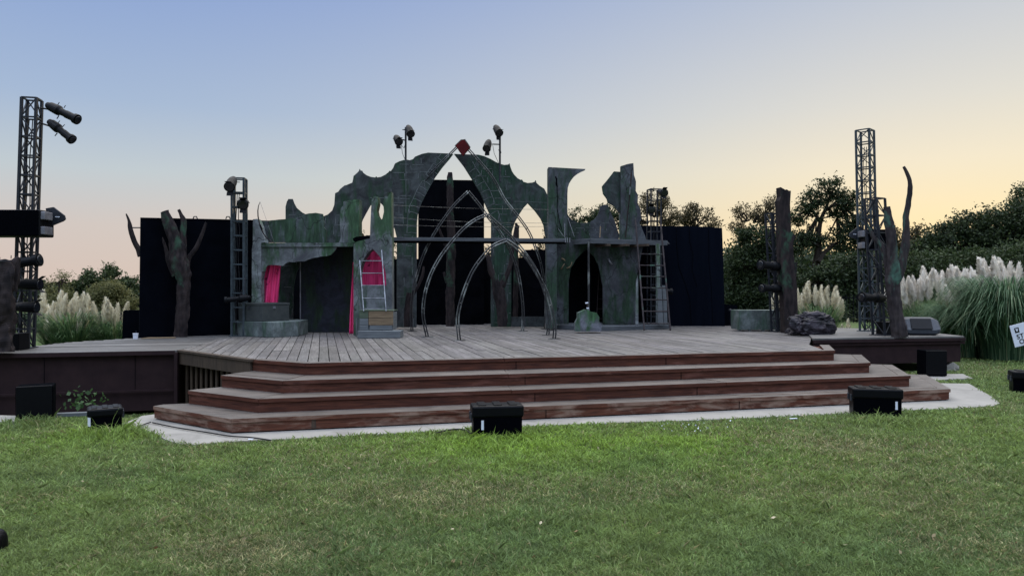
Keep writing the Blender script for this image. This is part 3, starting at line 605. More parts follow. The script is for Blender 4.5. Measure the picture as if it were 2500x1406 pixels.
# plinth + trunk chest
c = G(667, 823.5, DZ)
pa, pb_, pc = G(562, 819, DZ), G(667, 824, DZ), G(727.5, 820.5, DZ)
bk = Vector((-.02, .9, 0))
MB().slab([(pa.x, pa.y), (pb_.x, pb_.y), (pc.x, pc.y), (pc.x - .05, pc.y + .9), (pa.x - .05, pa.y + .8)], DZ, DZ + .295).build('plinth', M['plinth'], bevel=.008, label='low grey-green faceted plinth under the olive trunk', cat='plinth')
zt = DZ + .297; cc = D(641, 786, 14.62); rzc = R(-24)
ch = thing('trunk_chest', (cc.x, cc.y, zt), 'olive-grey storage trunk with latches on the grey plinth', 'chest')
ux = Vector((-math.cos(R(20)), math.sin(R(20)), 0)); uy = Vector((math.sin(R(38)), math.cos(R(38)), 0)); c0 = Vector((cc.x, cc.y, zt)); LW, LD = .58, .62
def quadz(g, z0, z1): a_ = c0 - (ux + uy) * g; return [a_, a_ + ux * (LW + 2 * g), a_ + ux * (LW + 2 * g) + uy * (LD + 2 * g), a_ + uy * (LD + 2 * g)], z0, z1
for nm, g, a_, b_ in (('body', 0, 0, .315), ('lid', .008, .318, .365)):
    q, z0, z1 = quadz(g, a_, b_); MB().slab([(p.x, p.y) for p in q], zt + z0, zt + z1).build(nm, M['chest'], ch, bevel=.006)
for f_, dr_, nn_ in ((.55, ux, -uy), (.45, uy, -ux)):
    p = c0 + dr_ * (LW * f_) + nn_ * .01; MB().box((p.x, p.y, zt + .25), (.05, .03, .05), 0).build('latch', M['pale_metal'] if dr_ is uy else M['metal'], ch)

# wooden crate and plank under the ladder
cr = thing('wooden_crate', G(918, 818, DZ), 'slatted wooden crate with one bare end, at the foot of the aluminium ladder', 'crate')
zc = DZ + .085
dC = 14.35; fz = lambda py: EYE + (CY - py) * dC / F; fx = lambda px: (px - CX) * dC / F
for (x0, x1, y0, y1, mt) in ((878, 899, 759, 776.5, 'crate_green'), (900, 960, 759, 776.5, 'crate'), (878, 899, 777.5, 793.5, 'grey_plank'), (900, 960, 777.5, 793.5, 'crate'), (878, 899, 794, 805.5, 'grey_plank'), (903, 957, 794.5, 805, 'grey_plank')):
    m_ = MB(); m_.box(((fx(x0) + fx(x1)) / 2, dC, fz(y1)), (fx(x1) - fx(x0), .02, fz(y0) - fz(y1))); m_.build('slat', M[mt], cr, bevel=.003)
MB().box((fx(918.5), dC + .27, fz(806)), (fx(959) - fx(878), .5, fz(762) - fz(806))).build('body', M['grey_plank'], cr)
MB().box((fx(918.5), dC + .26, fz(758.8)), (fx(961) - fx(877), .56, .012)).build('lid', M['crate_green'], cr)
m_ = MB(); m_.box((fx(930), dC - .02, DZ), (fx(982) - fx(879), .42, fz(806.3) - DZ)); m_.build('timber_block', M['grey_plank'], bevel=.006, label='long low grey timber block under the wooden crate', cat='timber')
m_ = MB(); m_.tube([G(870, 821, DZ), G(871, 821, DZ) + Vector((0, 0, .36))], .012, 8); m_.build('pipe', M['pale_metal'], label='short pale upright pipe beside the window tower foot', cat='pipe')

def ladder(name, pl0, pl1, lt_, lb, rt, rb, rungs, rail, rr_, mat, label, cat='ladder'):
    """rails from pixel points; pl0 = distance at the top, pl1 at the foot"""
    a0, a1, b0, b1 = D(*lt_, pl0), D(*lb, pl1), D(*rt, pl0), D(*rb, pl1)
    t_ = thing(name, (a1 + b1) / 2, label, cat)
    for p, q in ((a0, a1), (b0, b1)): m_ = MB(); m_.beam(p, q, rail, rail * 1.3); m_.build('rail', mat, t_, bevel=.003)
    for f_ in rungs: m_ = MB(); m_.tube([a0.lerp(a1, f_), b0.lerp(b1, f_)], rr_, 8); m_.build('rung', mat, t_)
    return t_
alu = MAT('scuffed_aluminium', (.20, .21, .23), (.07, .075, .085), 9, .4, .5, metal=.5, bmp=.05)
ladder('ladder', 14.9, 14.3, (878, 636), (888, 760), (931.5, 611), (942.5, 760), [], .02, .009, alu, 'aluminium ladder leaning on the window tower above the crate')
# rungs placed separately because the rails end at different heights
lad = [o for o in bpy.data.objects if o.name.startswith('ladder')][0]
for py, xl, xr in ((637, 879, 932), (667, 880.5, 935.5), (697, 883.5, 938), (728, 886, 940.5), (754, 888, 942)):
    d1 = 14.9 - (py - 611) / 149 * .6; m_ = MB(); m_.tube([D(xl, py, d1), D(xr, py, d1)], .009, 8); m_.build('rung', alu, lad)
lw = ladder('ladder', 17.25, 15.95, (1551, 532), (1573, 806), (1612, 534), (1636.5, 806), [(x - 533) / 273 for x in (625.5, 653.5, 680.5, 708, 736, 763, 791)], .032, .014, M['bark_pale'], 'long dark wooden ladder leaning on the raised platform at right')

# ------------- long beam across the arches
bt = thing('bridge_beam', D(1170, 588, 16.3), 'long horizontal timber beam across the arches at platform height', 'beam')
m_ = MB(); m_.beam(D(955, 584, 16.3), D(1380, 587.5, 16.3), .16, .075); m_.build('timber', M['set_beam'], bt, bevel=.006)
m_ = MB(); m_.beam(D(955, 590.5, 16.4), D(1382, 593, 16.4), .10, .05); m_.build('under_rail', M['drape_dark'], bt)
for px in (1380.5, 1385.5, 1391): m_ = MB(); m_.box(D(px, 592, 16.18), (.02, .02, .1)); m_.build('bolt_plate', M['pale_metal'], bt)
for i, (a_, b_, s_) in enumerate((((957, 501.5), (1340, 512), 2), ((957, 531), (1340, 545), 4), ((960, 549), (1340, 553), 3))):
    m_ = MB(); m_.tube([D(a_[0] + (b_[0] - a_[0]) * q / 8, a_[1] + (b_[1] - a_[1]) * q / 8 + s_ * math.sin(q / 8 * math.pi), 16.4) for q in range(9)], .004, 5)
    m_.build('wire', M['conduit'], label=['highest thin wire stretched across the arches', 'middle thin wire stretched across the arches', 'lowest thin wire stretched across the arches'][i], cat='wire', group='wires stretched across the arches')

# ------------- right ruin: platform, tower wall and cut-outs
rt_ = thing('raised_platform', D(1500, 800, 17.0), 'raised plank platform on a thin post with a doorway front below', 'platform')
ZU = 2.72
C0, CLf, CRt = G(1440, 582.5, ZU), G(1352, 590.5, ZU), G(1628, 588, ZU)
def xy(p): return (p.x, p.y)
upoly = [xy(C0), xy(CRt), (CRt.x + .25, CRt.y + .9), (1.35, 18.9), (CLf.x - .1, CLf.y + .15)]
m_ = MB(); m_.slab(upoly, ZU - .035, ZU); m_.build('floor', M['set_beam'], rt_)
for p, q in ((C0, CRt), (CLf, C0)):
    m_ = MB(); m_.beam(p + Vector((0, -.02, -.055)), q + Vector((0, -.02, -.055)), .04, .115); m_.build('edge_beam', M['set_beam'], rt_, bevel=.004)
for px in (1484, 1530, 1578): 
    p = G(px, 597, 2.6); m_ = MB(); m_.beam(Vector((p.x, 16.85, 2.58)), Vector((p.x - .9, 18.6, 2.58)), .09, .05); m_.build('joist', M['old_wood'], rt_)
m_ = MB(); m_.tube([D(1437, 590, 16.55), D(1437.5, 796, 16.55)], .024, 8); m_.build('post', M['conduit'], rt_)
PG = Plane(2.5, 17.35, 5)
blp = [G(1458, 808.5, DZ), G(1345, 802.5, DZ), G(1634, 803, DZ)]
bpoly = [xy(blp[0]), xy(blp[2]), (blp[2].x + .3, 18.6), (1.0, 18.6), xy(blp[1])]
m_ = MB(); m_.slab(bpoly, DZ, DZ + .095); m_.build('low_base', M['set_beam'], rt_, bevel=.005)
z8 = lambda p: Z(1300, 380, 3.125, p)
ybt = 791
arch = z8([(180, 1285), (180, 655), (850, 655), (830, 760), (812, 850), (790, 940), (785, 1285), (540, 1285), (537, 1000), (522, 920), (505, 840), (470, 770), (435, 735), (420, 712), (380, 742), (330, 795), (292, 862), (276, 960), (275, 1285)])
m_ = MB(); flat(m_, PG, arch, .06); m_.build('doorway_wall', M['stone_dim'], rt_)
m_ = MB(); flat(m_, PG, z8([(948, 1285), (948, 672), (974, 672), (975, 1285)]), .08, off=-.25); m_.build('corner_post', M['pillar'], rt_)
m_ = MB(); flat(m_, PG, z8([(785, 1285), (788, 960), (806, 905), (808, 1285)]), .3, off=.0); m_.build('jamb', M['pillar'], rt_)
m_ = MB(); flat(m_, Plane(2.5, 18.5, 5), [(1345, 795), (1345, 592), (1460, 592), (1460, 795)], .04); m_.build('back_curtain', M['drape_dark'], rt_)
m_ = MB(); flat(m_, Plane(2.5, 18.6, 5), [(1460, 795), (1460, 592), (1600, 592), (1600, 795)], .04); m_.build('back_curtain', M['drape_dark'], rt_)

col = thing('tower_flat', D(1350, 801, 17.0), 'tall square column with a curved horn-shaped flat at its top', 'scenery')
PC = Plane(1, 16.95, 3)
m_ = MB(); flat(m_, PC, z8([(117, 1320), (108, 1320), (108, 670), (122, 640), (122, 88), (155, 90), (162, 160), (186, 200), (186, 1320)]), .3); c_m = m_; c_m.cm = 1
m_ = MB(); flat(m_, PC, z8([(158, 90), (300, 98), (405, 103), (400, 112), (372, 124), (345, 139), (318, 160), (298, 185), (281, 212), (270, 245), (267, 290), (266, 650), (160, 650)]), .05, off=.03); m_.build('horn_flat', M['tower_stone'], col)
m_ = c_m; strip(m_, PC, z8([(186, 200), (190, 330), (188, 400), (205, 500), (235, 600)]), .016, off=-.004); strip(m_, PC, z8([(175, 160), (185, 180), (180, 215), (190, 240)]), .03, off=-.004); m_.build('column', [M['tower_stone'], M['drape_dark']], col)
lo_ = thing('ruin_flat', D(1450, 578, 17.3), 'low scooped mossy wall on the raised platform', 'scenery')
PU = Plane(2.5, 17.4, 3)
m_ = MB(); flat(m_, PU, z8([(262, 652), (262, 430), (275, 462), (300, 487), (340, 507), (390, 516), (435, 507), (475, 485), (500, 450), (512, 415), (516, 390), (540, 376), (572, 374), (583, 392), (600, 440), (622, 485), (640, 540), (662, 605), (657, 652)]), .05, j=.4); m_.cm = 1
for s_ in courses(z8([(262, 652), (262, 430), (340, 507), (435, 507), (500, 450), (572, 374), (662, 605)]), 545, 578, 1390, 1490, 11, 26, .8, 3): strip(m_, PU, s_, .008)
m_.build('wall_panel', [M['stone_dim'], M['joint']], lo_)
hi_ = thing('ruin_flat', D(1540, 578, 17.3), 'tall jagged stone cut-out standing at the right of the raised platform', 'scenery')
m_ = MB(); flat(m_, PU, z8([(676, 652), (676, 80), (720, 66), (770, 58), (775, 150), (790, 200), (788, 270), (805, 300), (803, 370), (825, 410), (831, 490), (815, 510), (850, 590), (872, 652)]), .12, off=-.1, j=.5); m_.build('front_slab', M['tower_stone'], hi_)
m_ = MB(); flat(m_, PU, z8([(622, 121), (676, 125), (677, 450), (655, 432), (630, 390), (575, 360), (568, 330), (540, 292), (531, 235), (562, 198), (600, 150)]), .06, off=.0, j=.5); m_.build('side_slab', M['brick_green'], hi_)
m_ = MB(); flat(m_, PU, z8([(664, 652), (664, 430), (675, 430), (675, 652)]), .06, off=.0); m_.build('prop_post', M['pillar'], hi_)
m_ = MB(); m_.tube([D(*q, 17.15) for q in z8([(755, 128), (750, 200), (742, 300), (725, 450), (710, 625)])], .016, 7); sp_ = m_.build('spear', M['bark'], label='thin dark spear leaning against the tall jagged cut-out', cat='spear')
m_ = MB(); m_.tube([D(*q, 17.14) for q in z8([(746, 240), (741, 300)])], .020, 7); m_.build('binding', M['joint'], sp_)
m_ = MB(); m_.tube([D(1466, 553, 17.0), D(1464.5, 580, 16.9)], .011, 6); m_.build('stick', M['crate'], label='short brown stick standing on the raised platform', cat='stick')
for i, (a_, b_) in enumerate((((1386, 530), (1402, 578)), ((1361, 556), (1376, 577)), ((1379, 545), (1379, 580)))):
    m_ = MB(); m_.tube([D(*a_, 17.0), D(*b_, 16.8)], .004, 5); m_.build('guy_wire', M['pale_metal'], label=['guy wire from the horn flat down to the platform edge', 'short slanting guy wire beside the tall column', 'upright guy wire beside the beam end'][i], cat='wire', group='guy wires at the column')
# pale horns on the doorway wall
for i, ps in enumerate(([(1371, 631.5), (1376, 633), (1380, 637)], [(1370, 657), (1374, 650), (1378, 643.5)], [(1384, 655), (1391, 652), (1395, 646), (1396, 640)], [(1485, 631), (1488, 638), (1494, 646)])):
    m_ = MB(); nps = len(ps); m_.tube([PG.at(x, y, -.03 - .02 * k) for k, (x, y) in enumerate(ps)], [.018 - .012 * k / nps for k in range(nps)] if i != 3 else [.022] * nps, 7)
    m_.build('horn', M['crate'] if i < 3 else M['pale_metal'], smooth=True, label=['upper short horn of the cluster left of the dark doorway', 'straight pale horn pointing down left of the dark doorway', 'curved horn nearest the dark doorway arch', 'single pale horn on the wall right of the doorway'][i], cat='horn', group='horns on the doorway wall')
# stone with the sword
so_ = z8([(325, 1340), (328, 1275), (345, 1240), (345, 1200), (370, 1190), (400, 1175), (425, 1178), (445, 1190), (490, 1200), (510, 1230), (508, 1262), (530, 1290), (528, 1340)])
SP = Plane(2, 15.65, 0); m_ = MB(); flat(m_, SP, so_, .28, j=.4); m_.build('boulder_cutout', M['boulder'], label='mossy green boulder cut-out holding the sword', cat='boulder')
sw = thing('sword', D(1434, 760, 15.75), 'sword hilt with white pommel stuck in the boulder', 'sword')
m_ = MB(); m_.tube([D(1432.5, 741, 15.75), D(1435, 751, 15.75)], .016, 8); m_.build('grip', M['bark'], sw)
m_ = MB(); m_.beam(D(1429, 740, 15.75), D(1436, 739.3, 15.75), .035, .03); m_.build('pommel', M['white'], sw, bevel=.006)
m_ = MB(); m_.beam(D(1432, 752.5, 15.75), D(1438, 752.2, 15.75), .035, .03); m_.build('guard', M['white'], sw, bevel=.006)
m_ = MB(); m_.beam(D(1435.5, 752, 15.75), D(1436.5, 775, 15.75), .05, .012); m_.build('blade', M['pale_metal'], sw)
# planks propped on the base
for i, (pp, lb_) in enumerate(((z8([(958, 1290), (955, 1010), (985, 1000), (1000, 1290)]), 'left upright grey plank behind the wooden ladder'), (z8([(1003, 1290), (990, 990), (1022, 990), (1030, 1290)]), 'right upright grey plank behind the wooden ladder'))):
    m_ = MB(); flat(m_, Plane(3.4, 17.0 + .06 * i, 0), pp, .03); m_.build('plank', M['grey_plank'], label=lb_, cat='plank', group='planks propped behind the ladder')
ladder('ladder', 18.2, 17.9, (1462, 670), (1456, 790), (1480, 672), (1472, 790), [.1, .3, .5, .7, .9], .02, .009, M['bark'], 'small dark ladder seen inside the doorway')

# ================================================================== conduit arches and the red diamond
def smooth_px(ps, n=6):
    o = []
    for i in range(len(ps) - 1):
        p0, p1, p2, p3 = ps[max(i - 1, 0)], ps[i], ps[i + 1], ps[min(i + 2, len(ps) - 1)]
        for k in range(n):
            t_ = k / n; o.append(tuple(.5 * (2 * b_ + (c_ - a_) * t_ + (2 * a_ - 5 * b_ + 4 * c_ - d_2) * t_ ** 2 + (-a_ + 3 * b_ - 3 * c_ + d_2) * t_ ** 3) for a_, b_, c_, d_2 in zip(p0, p1, p2, p3)))
    return o + [ps[-1]]
def arch_leg(root, ps, pl, gap=.042, r=.014):
    pts = [pl.at(x, y) for x, y in smooth_px(ps)]; tn = Vector((pl.t.x, pl.t.y, 0)); up_ = Vector((0, 0, 1)); nm_ = Vector((pl.n.x, pl.n.y, 0))
    A_, B_ = [], []
    for i, p in enumerate(pts):
        d = (pts[min(i + 1, len(pts) - 1)] - pts[max(i - 1, 0)]).normalized(); s_ = d.cross(nm_).normalized(); A_.append(p + s_ * gap / 2 - nm_ * .01); B_.append(p - s_ * gap / 2 + nm_ * .01)
    leg = MB(); leg.tube(A_, r, 7); leg.tube(B_, r, 7); lg = leg.build('leg', M['conduit'], root, smooth=True)
    L_ = 0; nxt = .25; rg = MB()
    for i in range(1, len(pts)):
        L_ += (pts[i] - pts[i - 1]).length
        if L_ > nxt: rg.tube([A_[i], B_[i]], r * .8, 6); nxt += .42
    rg.build('rung', M['conduit'], lg)
    fp = pts[-1] if pts[-1].z < pts[0].z else pts[0]
    if abs(fp.z - DZ) < .2: MB().box((fp.x, fp.y, DZ), (.22, .09, .008), math.atan2(pl.t.y, pl.t.x)).build('foot_plate', M['conduit'], lg)
def vplane(pa_, pb2): a_, b_ = G(*pa_, DZ), G(*pb2, DZ); return Plane(a_.x, a_.y, math.degrees(math.atan2(b_.y - a_.y, b_.x - a_.x)))
arches = [
 ('tallest conduit arch, carrying the red diamond at its point', (935, 802), (1331, 803), [[(1118, 357), (1090, 385), (1050, 425), (1000, 480), (960, 533), (935, 575), (915, 640), (903, 720), (905, 802)], [(1141, 362), (1200, 430), (1232, 487), (1262, 525), (1290, 565), (1309, 609), (1322, 650), (1330, 700), (1333, 750), (1331, 803)]]),
 ('second tallest conduit arch, its left foot farthest left', (1005, 809), (1276, 808), [[(1143, 468), (1110, 500), (1080, 540), (1055, 580), (1035, 620), (1020, 665), (1009, 710), (1004, 760), (1006, 810)], [(1143, 468), (1166, 495), (1190, 528), (1212, 555), (1232, 585), (1248, 618), (1262, 655), (1271, 700), (1277, 755), (1276, 808)]]),
 ('third conduit arch with a bright worn left leg', (1043, 822), (1337, 818), [[(1190, 524), (1160, 537), (1130, 560), (1095, 600), (1070, 635), (1050, 675), (1037, 720), (1033, 770), (1043, 822)], [(1190, 524), (1215, 547), (1245, 575), (1275, 610), (1303, 650), (1322, 690), (1336, 735), (1341, 780), (1337, 818)]]),
 ('lowest and nearest conduit arch', (1120, 831), (1352, 827), [[(1236, 587), (1205, 600), (1178, 628), (1155, 660), (1137, 700), (1124, 740), (1117, 780), (1121, 830)], [(1236, 587), (1260, 603), (1290, 636), (1315, 675), (1335, 715), (1347, 760), (1354, 800), (1353, 826)]])]
for lb_, fa_, fb_, legs in arches:
    pl = vplane(fa_, fb_); root = thing('conduit_arch', (G(*fa_, DZ) + G(*fb_, DZ)) / 2, lb_, 'arch', 'conduit arches on the stage')
    for lg in legs: arch_leg(root, lg, pl)
PD = vplane((935, 802), (1331, 803))
dm = thing('diamond', PD.at(1130, 362), 'dark red diamond at the point of the tallest arch', 'ornament')
m_ = MB(); flat(m_, PD, [(1112, 356), (1126, 343), (1134, 341.5), (1147, 361), (1138, 371), (1130, 381), (1121, 370)], .09, off=-.08); m_.build('face', M['ruby'], dm, bevel=.004)
m_ = MB(); m_.tube([PD.at(x, y, -.06) for x, y in ((1111, 357), (1126, 342), (1135, 341), (1148, 361))], .016, 6); m_.build('rim', M['conduit'], dm)

# ================================================================== dead-tree props
def tree_prop(label, limbs, d, mat, name='tree_prop', fl=.55):
    b0 = limbs[0][0]; root = thing(name, D(b0[0], b0[1], d), label, 'prop')
    for i, lm in enumerate(limbs):
        xy_ = smooth_px([(a_[0], a_[1]) for a_ in lm], 12); rr2 = smooth_px([(a_[2], 0) for a_ in lm], 12)
        m_ = MB(); m_.tube([D(x, y, d + (.03 * i)) for x, y in xy_], [q[0] * .9 * d / F for q in rr2], 20, .26, fl); m_.build('trunk' if i == 0 else 'branch', mat, root)
    return root
tree_prop('forked dead tree prop standing before the left black wall', [
    [(441, 821, 18), (444, 770, 18.5), (449, 705, 17), (446, 665, 23), (437, 630, 24), (425, 580, 19), (412, 545, 14.5), (402, 516, 12)],
    [(444, 640, 14), (446, 590, 10), (447, 565, 8.5), (448, 540, 7), (442, 525, 5), (436, 512, 4)],
    [(455, 645, 9), (463, 627, 6.5), (478, 606, 6), (492, 575, 5), (503, 543, 3)],
    [(430, 672, 12), (414, 640, 8), (404, 605, 5), (396, 580, 2)]], 14.35, M['bark'])
bp2 = tree_prop('pointed dead branch sticking out left of the black wall', [[(345, 625, 8), (338, 607, 7.5), (326, 585, 7), (319, 560, 6), (315, 540, 4), (308, 522, 1.5)]], 14.5, M['bark'], 'branch_prop')
m_ = MB(); m_.tube([D(322, 556, 14.5), D(346, 556, 14.6)], .012, 6); m_.build('support_rod', M['metal'], bp2)
tree_prop('tall thin tree trunk prop in the middle of the centre arch', [
    [(1100, 798, 13), (1099, 740, 12), (1100, 700, 11.5), (1101, 640, 11.5), (1101, 570, 10.5), (1099, 500, 8.5), (1099, 440, 8), (1099, 421, 6)],
    [(1092, 690, 6), (1086, 672, 4), (1083, 664, 3)], [(1096, 612, 5), (1084, 590, 4), (1072, 560, 3), (1068, 545, 2)]], 18.6, M['bark'])
tree_prop('forked tree trunk prop before the right castle leg', [
    [(1227, 797, 14), (1225, 760, 13.5), (1220, 720, 15), (1210, 690, 11), (1198, 655, 8), (1192, 622, 5)], [(1224, 700, 10), (1236, 675, 7), (1245, 650, 6), (1250, 618, 5), (1255, 590, 5), (1263, 550, 6)]], 17.15, M['bark'])
tree_prop('dark stump prop with one raised twig before the left castle leg', [
    [(997, 798, 12), (998, 750, 11), (1002, 715, 9)], [(1004, 722, 6), (1018, 702, 4), (1029, 680, 4), (1033, 664, 3.5), (1034, 650, 3)]], 17.0, M['bark'])
# dark post seen through the right window, behind
tree_prop('reddish dead trunk seen through the right castle window', [[(1258, 798, 7), (1259, 700, 7), (1260, 620, 6.5), (1262, 560, 5.5), (1259, 545, 3)]], 18.4, M['bark'])
PT = Plane(5.9, 15.75, 8)
to_ = [(1917, 813), (1914, 740), (1911, 690), (1907, 620), (1905, 540), (1903, 490), (1907, 480), (1906, 457), (1913, 461), (1918, 464), (1921, 462.5), (1926, 466), (1931, 466), (1929, 500), (1931, 540), (1932, 565), (1943, 576), (1937, 590), (1937, 620), (1940, 640), (1947, 642), (1944, 680), (1946, 700), (1948, 760), (1950, 813)]
m_ = MB(); flat(m_, PT, to_, .2, j=.4); m_.build('tree_prop', M['bark'], label='tall broken-topped tree trunk prop at the right of the stage', cat='prop')
tree_prop('three-limbed dead tree prop on the right side platform', [
    [(2196, 823, 23), (2191, 785, 20), (2184, 740, 18.5), (2179, 700, 20), (2180, 660, 17), (2177, 610, 14), (2172, 560, 13), (2164, 505, 9.5)],
    [(2176, 690, 10), (2168, 652, 9), (2159, 617, 8), (2148, 596, 6.5), (2133, 580, 5.5), (2123, 560, 3.5), (2117, 545, 2)],
    [(2188, 690, 11), (2203, 642, 12.5), (2210, 600, 11), (2213, 565, 9.5), (2212, 530, 8), (2217, 500, 7.5), (2222, 465, 7), (2220, 440, 5.5), (2213, 420, 4.5), (2206, 407, 3.8)]], 14.05, M['bark_pale'])
tree_prop('broad mossy forked tree stump prop at the left edge of the photo', [
    [(-16, 858, 60), (-16, 800, 58), (-14, 740, 58), (-12, 690, 56), (-14, 640, 50)], [(14, 705, 32), (24, 672, 24), (36, 645, 14), (46, 628, 6)]], 10.85, M['bark'], fl=.4)
# foam rock and plinth block
def blob(name, c, size, mat, seed, label, cat, sub=5, amp=.35, flatz=0, parent=None):
    b_ = bmesh.new(); bmesh.ops.create_icosphere(b_, subdivisions=sub, radius=1)
    for v in b_.verts:
        p = v.co.copy(); k_ = 1 + amp * (mnoise.fractal(p * 1.3 + Vector((seed, 0, 0)), 1, 2, 5)) + amp * .35 * mnoise.noise(p * 6 + Vector((seed, 3, 0)))
        s_ = Vector([math.copysign(abs(x) ** .7, x) for x in p]); v.co = Vector((s_.x * size[0], s_.y * size[1], max(s_.z * size[2], -size[2] * .75))) * k_
        v.co.z = max(v.co.z, -size[2] * .72)
    me = bpy.data.meshes.new(name); b_.to_mesh(me); b_.free(); me.materials.append(mat); o = bpy.data.objects.new(name, me); COL.objects.link(o); o.location = (c[0], c[1], c[2] + size[2] * .72); tag(o, label, cat); return o
q = G(1992, 818, DZ + .02); blob('rock', (q.x, q.y + .25, DZ + .02), (.43, .27, .25), M['rock'], 11.3, 'jagged black-purple foam rock at the right edge of the stage', 'rock')
q = G(1853, 808.5, DZ)
bk_ = thing('block', (q.x, q.y, DZ), 'grey-green painted rectangular block on the right of the stage', 'block')
m_ = MB(); m_.box((q.x + .02, q.y + .27, DZ + .03), (.96, .52, .435), R(3)); m_.build('body', M['plinth'], bk_, bevel=.006)
for dx_ in (-.42, -.2, .1, .42): m_ = MB(); m_.box((q.x + dx_, q.y + .05, DZ), (.06, .06, .03)); m_.build('foot', M['grey_plank'], bk_)
m_ = MB(); q = G(1786, 796, DZ); m_.tube([(q.x, q.y, DZ), (q.x, q.y, DZ + .3), (q.x - .005, q.y, DZ + .38), (q.x - .05, q.y, DZ + .42)], [.035, .035, .035, .03], 10); m_.build('vent_pipe', M['metal'], smooth=True, label='small dark bent pipe left of the grey-green block', cat='pipe')
q = G(331, 827, DZ); cn = thing('bucket', (q.x, q.y, DZ), 'small white lidded canister on the left platform', 'canister')
m_ = MB(); m_.lathe((q.x, q.y, DZ), (0, 0, 1), [(0, .043), (.085, .045), (.087, .045)]); m_.build('body', M['white'], cn)
m_ = MB(); m_.lathe((q.x, q.y, DZ + .087), (0, 0, 1), [(0, .05), (.018, .05)]); m_.build('lid', M['white'], cn)
m_ = MB(); m_.tube([(q.x + .01, q.y, DZ + .1), (q.x + .01, q.y, DZ + .15)], .008, 6); m_.build('handle', M['metal'], cn)
a_, b_, c_ = G(343, 827.5, DZ), G(430, 826.5, DZ), G(428, 824, DZ)
m_ = MB(); m_.slab([xy(a_), xy(b_), xy(c_), (a_.x, a_.y + .3)], DZ + .004, DZ + .014); m_.build('board', M['crate'], label='thin pale board lying on the left platform', cat='board')

# ================================================================== lighting towers
def truss(label, base, side, z1, rz, shift, n, mat, diag=True, chord=.038, group='lighting towers'):
    b_ = Vector(base); root = thing('lighting_tower', b_, label, 'tower', group); z0 = b_.z; H = z1 - z0; h = side / 2
    def cor(i, f_): sx_, sy_ = ((-1, -1), (1, -1), (1, 1), (-1, 1))[i % 4]; c_, s_ = math.cos(rz), math.sin(rz); return b_ + Vector((sx_ * h * c_ - sy_ * h * s_ + shift * f_, sx_ * h * s_ + sy_ * h * c_, H * f_))
    for i in range(4): m_ = MB(); m_.beam(cor(i, 0), cor(i, 1), chord); m_.build('chord', mat, root)
    m_ = MB()
    for k in range(n + 1):
        f_ = k / n
        if not diag: m_ = MB()
        for i in range(4):
            m_.beam(cor(i, f_), cor(i + 1, f_), chord * .6)
            if diag and k < n: m_.beam(cor(i + (k + i) % 2, f_), cor(i + 1 - (k + i) % 2, (k + 1) / n), chord * .42)
        if not diag: m_.build('crossbar', mat, root)
    m_.build('lacing', mat, root) if diag else None
    m_ = MB(); c_, s_ = math.cos(rz), math.sin(rz); m_.box(b_ + Vector((0, 0, 0)), (side + .1, side + .1, .012), rz); m_.build('base_plate', mat, root)
    cb = MB(); random.seed(int(abs(b_.x) * 100))
    for q in range(3):
        ox = random.uniform(-.5, .5) * h; cb.tube([cor(0, k / 12).lerp(cor(2, k / 12), .4) + Vector((ox + .015 * math.sin(k * 1.7 + q), 0, 0)) for k in range(0, 12)], .008, 5)
    cb.build('cable', M['cable'], root)
    return root
p = G(50, 852, DZ); truss('tall lighting tower at the far left carrying two spotlights', (p.x - .08, p.y + .2, DZ), .21, 4.62, R(12), .13, 13, M['metal'])
p = G(2127, 811, DZ + .01); truss('tallest right lighting tower on the side platform', (p.x, p.y + .1, .672), .275, 5.0, R(44), -.09, 16, M['steel_blue'])
p = G(2172, 820, .67); truss('short leaning lighting tower behind the three-limbed tree', (p.x, p.y + .25, .672), .26, 3.36, R(28), -.17, 8, M['metal'])
p = G(1915, 812, DZ); truss('slim lighting tower hidden behind the broken trunk prop', (p.x, p.y + .35, DZ), .20, 3.23, R(20), -.14, 9, M['metal'])
p = G(585, 822, DZ); truss('ladder-like lighting tower left of the pillar with two round lamps', (D(584, 800, 14.85).x, 14.85, DZ), .23, 3.79, R(8), 0, 11, M['steel_blue'], False, .042)
truss('lighting tower standing behind the raised platform', (D(1597, 790, 18.2).x, 18.2, DZ), .26, 4.02, R(10), 0, 13, M['metal'], False, .035)

